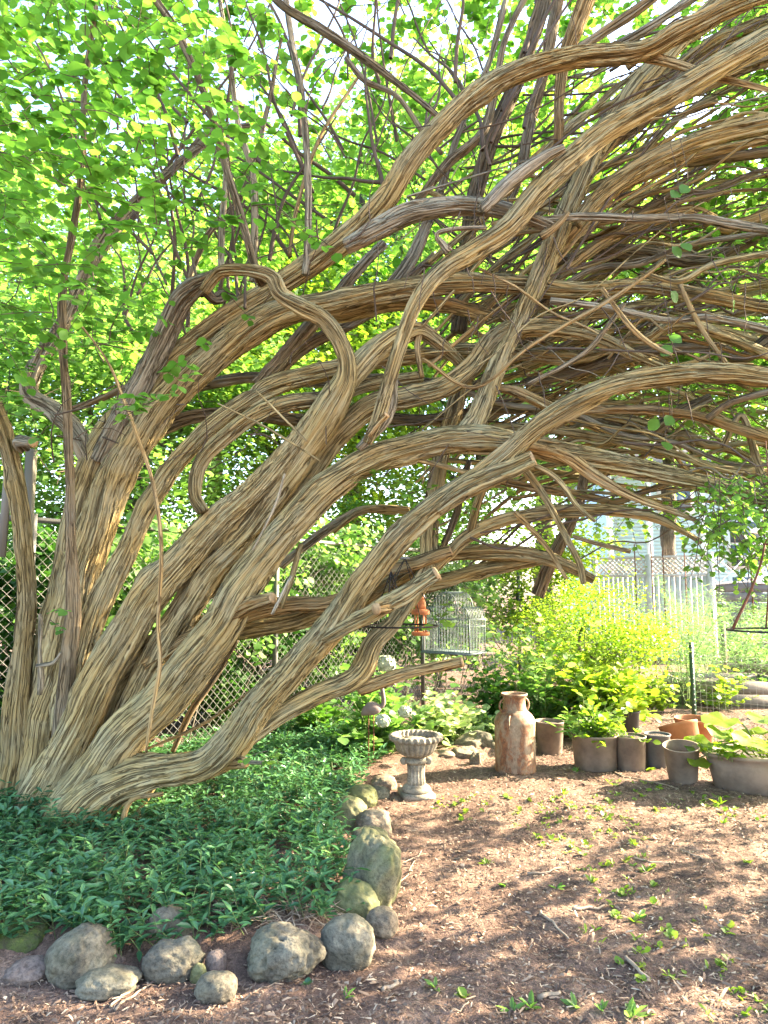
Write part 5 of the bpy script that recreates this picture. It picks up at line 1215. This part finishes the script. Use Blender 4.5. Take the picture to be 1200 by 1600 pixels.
# wire garden fence
wb = base_at(1040, 1130); wf_ = empty('wire_garden_fence', wb, 'low welded wire garden fence before the vegetable plot', 'fence')
mb = MB(); e0, e1 = base_at(1087, 1122), base_at(1260, 1140)
for k in range(9): mb.tube([e0 + np.array([0, 0, .05 + k * .085]), e1 + np.array([0, 0, .05 + k * .085])], .0014, 3, cap=False)
for u in np.linspace(0, 1, 18): p = e0 * (1 - u) + e1 * u; mb.tube([p, p + np.array([0, 0, .75])], .0014, 3, cap=False)
stuff(mb.build('wires', M['wire'], wf_))
# raised beds
M['bedwood'] = plain_mat('grey_bed_boards', (0.20, 0.165, 0.13), .85, 0, .35, 14, .3, .006)
GB = 'raised timber beds'
def raised_bed(px, py, w_, d_, h, label, rz):
    b0 = base_at(px, py); t = empty('raised_bed', b0, label, 'garden bed', GB); R = rotz(rz)
    for k, (cx, cy, sx_, sy_) in enumerate([(0, -d_ / 2, w_, .045), (0, d_ / 2, w_, .045), (-w_ / 2, 0, .045, d_ - .05), (w_ / 2, 0, .045, d_ - .05)]):
        for r in range(2):
            mb = MB(); mb.box(b0 + R @ np.array([cx, cy + d_ / 2, h * (r + .5) / 2]), (sx_, sy_, h / 2 - .006), R); mb.build('board', M['bedwood'], t)
    mb = MB(); mb.box(b0 + R @ np.array([0, d_ / 2, h * .4]), (w_ - .06, d_ - .06, h * .8), R); mb.build('soil', M['potsoil'], t)
raised_bed(1150, 1103, 1.3, 1.0, .32, 'raised timber bed behind the wire garden fence', -.15)
raised_bed(1225, 1073, 1.6, 1.0, .34, 'raised timber bed under the rusty trellis', -.15)
for i, (px, d, h, n, mt, lb) in enumerate([(1115, 9.0, .5, 16, 'leafy', 'yellow-green leafy vegetable by the wire fence'), (1170, 9.8, .35, 22, 'leafb', 'low green vegetable in the raised bed'), (1195, 11.5, .9, 26, 'feather', 'tall tomato-like plant by the trellis'), (1010, 8.8, .5, 24, 'weed', 'yellowing weeds beside the fine-leaved bush'), (1150, 12.5, .9, 30, 'leafb', 'dense green vegetable row behind the wooden stake'), (1240, 8.4, .4, 18, 'leafy', 'yellow-green leaves beyond the squash')]):
    p = at(px, 925, d); clump('vegetable_plant', lb, 0, 0, n, h, .5, 11, .09, T_WIDE, mt, .6, 'plant', 'plants of the vegetable plot', base=np.array([p[0], p[1], 0.0]))
# rusty trellis
b0 = base_at(1198, 1062); d = b0[1]; k = d / F; te = empty('trellis', b0, 'tall rusty iron garden trellis on the raised bed', 'trellis')
H = 2.25; 
for s in (-1, 1):
    mb = MB(); mb.tube([b0 + np.array([s * .17, 0, 0]), b0 + np.array([s * .15, 0, H - .25]), b0 + np.array([s * .10, 0, H])], .012, 6); mb.build('upright', M['rust'], te)
for z in (.12, .6, 1.1, 1.6, 2.0):
    mb = MB(); mb.tube([b0 + np.array([-.16, 0, z]), b0 + np.array([.16, 0, z])], .008, 6); mb.build('rung', M['rust'], te)
mb = MB(); mb.tube([b0 + np.array([-.1, 0, H]), b0 + np.array([.1, 0, H])], .012, 6); mb.build('rung', M['rust'], te)
# shepherd hooks / square hoop supports
for i, (px, pyt, pyb, wd) in enumerate([(994, 850, 1060, 26), (1038, 860, 1060, 34)]):
    p = at(px, 925, 11.5); g0 = np.array([p[0], p[1], gz(p[0], p[1])]); k = 11.5 / F; zt = CAMH + (925 - pyt) * k
    t = empty('metal_hoop', g0, ['grey square plant hoop before the lattice-topped fence', 'second grey plant hoop with sloping top by the fence'][i], 'plant support')
    mb = MB(); mb.tube([g0, [g0[0], g0[1], zt], [g0[0] + wd * k, g0[1], zt + .05 * i], [g0[0] + wd * k, g0[1], g0[2]]], .009, 6); mb.build('hoop', M['rust'], t)
# lattice-topped fence
M['whitewood'] = plain_mat('weathered_white_wood', (0.62, 0.6, 0.58), .75, 0, .2, 6)
f0 = at(930, 925, 16.5); f1 = at(1112, 925, 14.8); fz = 2.25
lf = empty('lattice_topped_fence', (f0[0], f0[1], 0), 'white board fence with lattice top in front of the blue house', 'fence')
dv = (f1 - f0); dv[2] = 0; LN = np.linalg.norm(dv); dv /= LN; ang = math.atan2(dv[1], dv[0]); R = rotz(ang)
nb = int(LN / .115)
pk = None
for i in range(nb):
    c = f0 + dv * (i + .5) * .115; c[2] = .9
    if pk is None:
        mb = MB(); mb.box((0, 0, 0), (.095, .02, 1.8), R); pk = mb.build('picket', M['whitewood'], lf, wpos=(0, 0, 0)); o = pk
    else:
        o = pk.copy(); COL.objects.link(o)
    o.location = (c[0] - lf.location[0], c[1] - lf.location[1], c[2])
for u in np.linspace(0, 1, 3):
    c = f0 + dv * LN * u; mb = MB(); mb.box((c[0], c[1], fz / 2 + .02), (.11, .11, fz + .05), R); mb.build('post', M['whitewood'], lf)
for z in (1.83, fz - .02):
    c = (f0 + f1) / 2; mb = MB(); mb.box((c[0], c[1], z), (LN, .05, .05), R); mb.build('rail', M['whitewood'], lf)
mb = MB(); c = f0.copy()
for i in range(int(LN / .11) + 1):
    for s in (-1, 1):
        a = f0 + dv * (i * .11 + (0 if s > 0 else .36)); b2 = a + dv * .36 * s; a[2], b2[2] = 1.86, fz - .05
        a = a + R @ np.array([0, s * .008, 0]); b2 = b2 + R @ np.array([0, s * .008, 0]); t = b2 - a; mid = (a + b2) / 2; le = np.linalg.norm(t)
        el = math.asin(t[2] / le) * s
        mb.box(mid, (le, .01, .035), R @ roty(-el))
stuff(mb.build('lattice', M['whitewood'], lf))
# deck bridge with crossed railing and dark base
M['darkwall'] = plain_mat('dark_grey_boards', (0.13, 0.13, 0.145), .8, 0, .25, 8)
M['deckwhite'] = plain_mat('pale_rail', (0.55, 0.56, 0.58), .6, 0, .2, 6)
g0 = at(1185, 925, 17.5); dk = empty('garden_deck', (g0[0], g0[1], 0), 'dark grey garden deck with arched crossed railing', 'deck')
for r in range(7):
    mb = MB(); mb.box((g0[0] + .6, g0[1], .12 + r * .24), (4.4, .06, .225)); mb.build('board', M['darkwall'], dk)
mb = MB(); 
def arch(x): return 1.70 + .62 - .055 * x * x
for off in (0, .62):
    mb.tube([np.array([g0[0] + x, g0[1] - .05, arch(x) - .62 + off + .02]) for x in np.linspace(-1.8, 2.6, 12)], .028, 6)
mb.build('rail', M['deckwhite'], dk, True)
for i in range(6):
    x0, x1 = -1.7 + i * .7, -1.0 + i * .7
    for a, b2 in ((0, .6), (.6, 0)):
        mb = MB(); mb.tube([np.array([g0[0] + x0, g0[1] - .05, arch(x0) - .6 + a]), np.array([g0[0] + x1, g0[1] - .05, arch(x1) - .6 + b2])], .018, 5); mb.build('brace', M['deckwhite'], dk)
# house
M['siding'] = plain_mat('pale_blue_siding', (0.58, 0.74, 0.79), .6, 0, .08, 3)
M['trim'] = plain_mat('white_trim', (0.78, 0.78, 0.76), .6, 0, .1, 4)
M['roof'] = plain_mat('grey_shingles', (0.14, 0.13, 0.125), .9, 0, .3, 10)
mgw, ntw, bw_ = new_mat('window_glass'); bw_.inputs['Base Color'].default_value = (.08, .11, .13, 1); bw_.inputs['Roughness'].default_value = .08
h0 = at(1130, 925, 24.0); hs = empty('blue_house', (h0[0], h0[1], 0), 'pale blue clapboard house with white trim behind the fence', 'house')
X0, X1, HY = h0[0] - 3.8, h0[0] + 6.5, h0[1]
prt = None
for r in range(44):
    if prt is None:
        mb = MB(); V = np.array([[X0, HY, 0], [X1, HY, 0], [X1, HY - .03, 0], [X0, HY - .03, 0], [X0, HY, .128], [X1, HY, .128], [X1, HY - .008, .128], [X0, HY - .008, .128]])
        mb.add(V, np.array([[0, 1, 2, 3], [4, 7, 6, 5], [3, 2, 6, 7], [0, 3, 7, 4], [1, 5, 6, 2]])); o = prt = mb.build('siding_board', M['siding'], hs)
    else: o = prt.copy(); COL.objects.link(o)
    o.location = (0, 0, .3 + r * .125)
mb = MB(); mb.box(((X0 + X1) / 2, HY + 3.02, 2.9), (X1 - X0 - .02, 6, 5.8)); mb.build('wall', M['siding'], hs)
for x in (X0, X0 + 1.35, X0 + 3.2, X1): mb = MB(); mb.box((x, HY - .04, 3.0), (.2, .07, 5.7)); mb.build('corner_board', M['trim'], hs)
for x, z in ((X0 + 4.6, 3.1), (X0 + 6.8, 3.1), (X0 + 2.3, 5.0), (X0 + 4.6, 1.2)):
    mb = MB(); mb.box((x, HY - .035, z), (1.25, .09, 1.75)); o = mb.build('window', M['trim'], hs)
    for zz2 in (-.4, .4): mb = MB(); mb.box((x, HY - .085, z + zz2), (1.0, .02, .72)); mb.build('pane', mgw, o, wpos=hs.location)
mb = MB(); rz_ = 5.85
mb.add([[X0 - .4, HY - .5, rz_], [X1 + .4, HY - .5, rz_], [X1 + .4, HY + 3, rz_ + 2.4], [X0 - .4, HY + 3, rz_ + 2.4], [X0 - .4, HY + 6.5, rz_], [X1 + .4, HY + 6.5, rz_], [X0 - .4, HY - .5, rz_ - .12], [X1 + .4, HY - .5, rz_ - .12], [X0 - .4, HY + 6.5, rz_ - .12], [X1 + .4, HY + 6.5, rz_ - .12]],
       [np.array([[0, 1, 2, 3], [3, 2, 5, 4], [6, 7, 1, 0], [4, 5, 9, 8], [6, 8, 9, 7]])]); mb.build('roof', M['roof'], hs)

# ------------------------------------------------------------------ weeds, sticks and fallen leaves on the soil
def weed_patch(P, hmin, hmax, lmin, lmax, mat):
    L = Leaves(); z0 = ground_z(P)
    for (x, y), z in zip(P, z0):
        k = rng.integers(3, 8); an = rng.uniform(0, 6.28, k)
        D = np.column_stack([np.cos(an), np.sin(an), rng.uniform(.2, 1.1, k)])
        L.add(np.tile([x, y, z], (k, 1)) + rng.normal(0, .006, (k, 3)), D, rup(k, .3), rng.uniform(lmin, lmax, k), T_LANCE if rng.uniform() < .5 else T_WIDE, np.clip(rng.normal(.5, .22, k), 0, 1))
    return L
P = scatter_px([(640, 1240), (850, 1215), (1010, 1222), (1230, 1260), (1230, 1600), (1000, 1640), (760, 1640), (800, 1480), (900, 1400), (800, 1330)], 2600)
q = np.column_stack([P * 1.6, np.zeros(len(P))]); P = P[(vnoise(q, 71) > .55) & (rng.uniform(0, 1, len(P)) < .36)]
o = weed_patch(P, .02, .05, .012, .04, 'weed').build('weeds', 'weed', None); tag(o, 'tiny yellow-green weeds sprinkled over the sunlit mulch', 'weeds'); stuff(o)
for i, (px, py, n_, sz, mt) in enumerate([(760, 1352, 9, .045, 'weed'), (600, 1555, 0, 0, ''), (800, 1580, 6, .06, 'leafb'), (985, 1590, 7, .09, 'leafb'), (900, 1570, 6, .06, 'leafb'), (940, 1580, 6, .05, 'leafb'), (830, 1575, 5, .06, 'leafb'), (1000, 1435, 8, .06, 'leafb'), (990, 1440, 8, .045, 'weed'), (870, 1390, 6, .05, 'leafb'), (1020, 1385, 6, .04, 'weed'), (925, 1380, 8, .05, 'weed'), (1130, 1290, 6, .05, 'weed'), (1010, 1360, 6, .045, 'weed'), (1125, 1258, 7, .075, 'leafy'), (900, 1205, 7, .075, 'leafb'), (880, 1240, 6, .06, 'leafy'), (1170, 1350, 7, .05, 'weed'), (540, 1558, 5, .045, 'leafb'), (480, 1538, 7, .035, 'vinca'), (680, 1545, 5, .05, 'leafb'), (725, 1560, 6, .04, 'weed'), (1010, 1205, 5, .08, 'leafy'), (785, 1390, 4, .04, 'leafb')]):
    if not n_: continue
    p = base_at(px, py); L = Leaves(); an = rng.uniform(0, 6.28, n_); D = np.column_stack([np.cos(an), np.sin(an), rng.uniform(.25, 1.3, n_)])
    t = mesh_np('weed_seedling', np.zeros((0, 3)), []) if False else None
    L.add(np.zeros((n_, 3)), D, rup(n_, .25), sz * rng.uniform(.6, 1.15, n_), T_LANCE if sz > .042 else T_ROUND, np.clip(rng.normal(.5, .2, n_), 0, 1))
    o = L.build('weed_seedling', mt, None); o.location = p; tag(o, {(1125, 1258): 'leafy weed sprouting at the foot of the long grey tub', (900, 1205): 'leafy weed beside the wide low grey pot', (880, 1240): 'weed in the mulch between milk can and wide grey pot', (1010, 1205): 'long-leaved sprout at the foot of the second grey pot', (540, 1558): 'small weed in the mulch below the corner stone', (480, 1538): 'dark blue-green sprig in front of the pitted boulder', (985, 1590): 'largest weed on the mulch, with long upright leaves', (760, 1352): 'low tufted weed on the mulch across from the tilted boulder'}.get((px, py), 'small leafy weed seedling sprouting from the mulch'), 'weed', 'weed seedlings on the mulch')
M['stick'] = plain_mat('dry_stick', (0.34, 0.25, 0.17), .9, 0, .4, 20)
for i, (x0, y0, x1, y1, r) in enumerate([(820, 1370, 880, 1365, .006), (840, 1430, 890, 1465, .007), (895, 1425, 945, 1415, .008), (975, 1500, 1015, 1535, .009), (600, 1548, 630, 1532, .008), (840, 1565, 875, 1552, .010), (560, 1370, 660, 1335, .0035), (620, 1390, 660, 1330, .003), (180, 1580, 250, 1530, .005), (170, 1578, 215, 1545, .005), (990, 1345, 1050, 1350, .006), (1060, 1330, 1100, 1345, .005), (960, 1210, 1060, 1235, .006), (700, 1590, 740, 1560, .004), (380, 1560, 440, 1540, .003)]):
    a, b2 = gnd(x0, y0), gnd(x1, y1); q = []
    for u in np.linspace(0, 1, 7):
        p = a * (1 - u) + b2 * u + rng.normal(0, .008, 3); p[2] = gz(p[0], p[1]) + r * 1.1; q.append(p)
    q = np.array(q); c0 = q.mean(0); mb = MB(); mb.tube(q - c0, np.linspace(r, r * .6, 7), 6); o = mb.build('stick', M['stick'], None, True); o.location = c0
    tag(o, {4: 'short pale stick lying beyond the corner stone', 5: 'thickest pale stick, a short stub on the mulch', 6: 'thin pale twig trailing away from the tilted boulder', 7: 'thin crossing twig beside the tilted boulder', 8: 'brown stick slanting up to the low flat stone', 9: 'shorter brown stick beside the one at the low flat stone', 12: 'long stick lying in front of the grey pots', 14: 'thin twig in front of the pitted boulder'}.get(i, 'dry brown stick lying on the mulch'), 'stick', 'fallen sticks on the mulch')
# straw and dry litter at the bed edge
P = scatter_px([(330, 1440), (530, 1420), (545, 1470), (350, 1480)], 1500); P = P[:420]
slivers(len(P), P, rng.uniform(.05, .14, len(P)), rng.uniform(.003, .006, len(P)), .04, M['chip'], 'straw', rng.uniform(.7, 1, len(P)), .25)
o = SC.objects['straw']; tag(o, 'pale dry straw between periwinkle and the pitted boulder', 'straw')
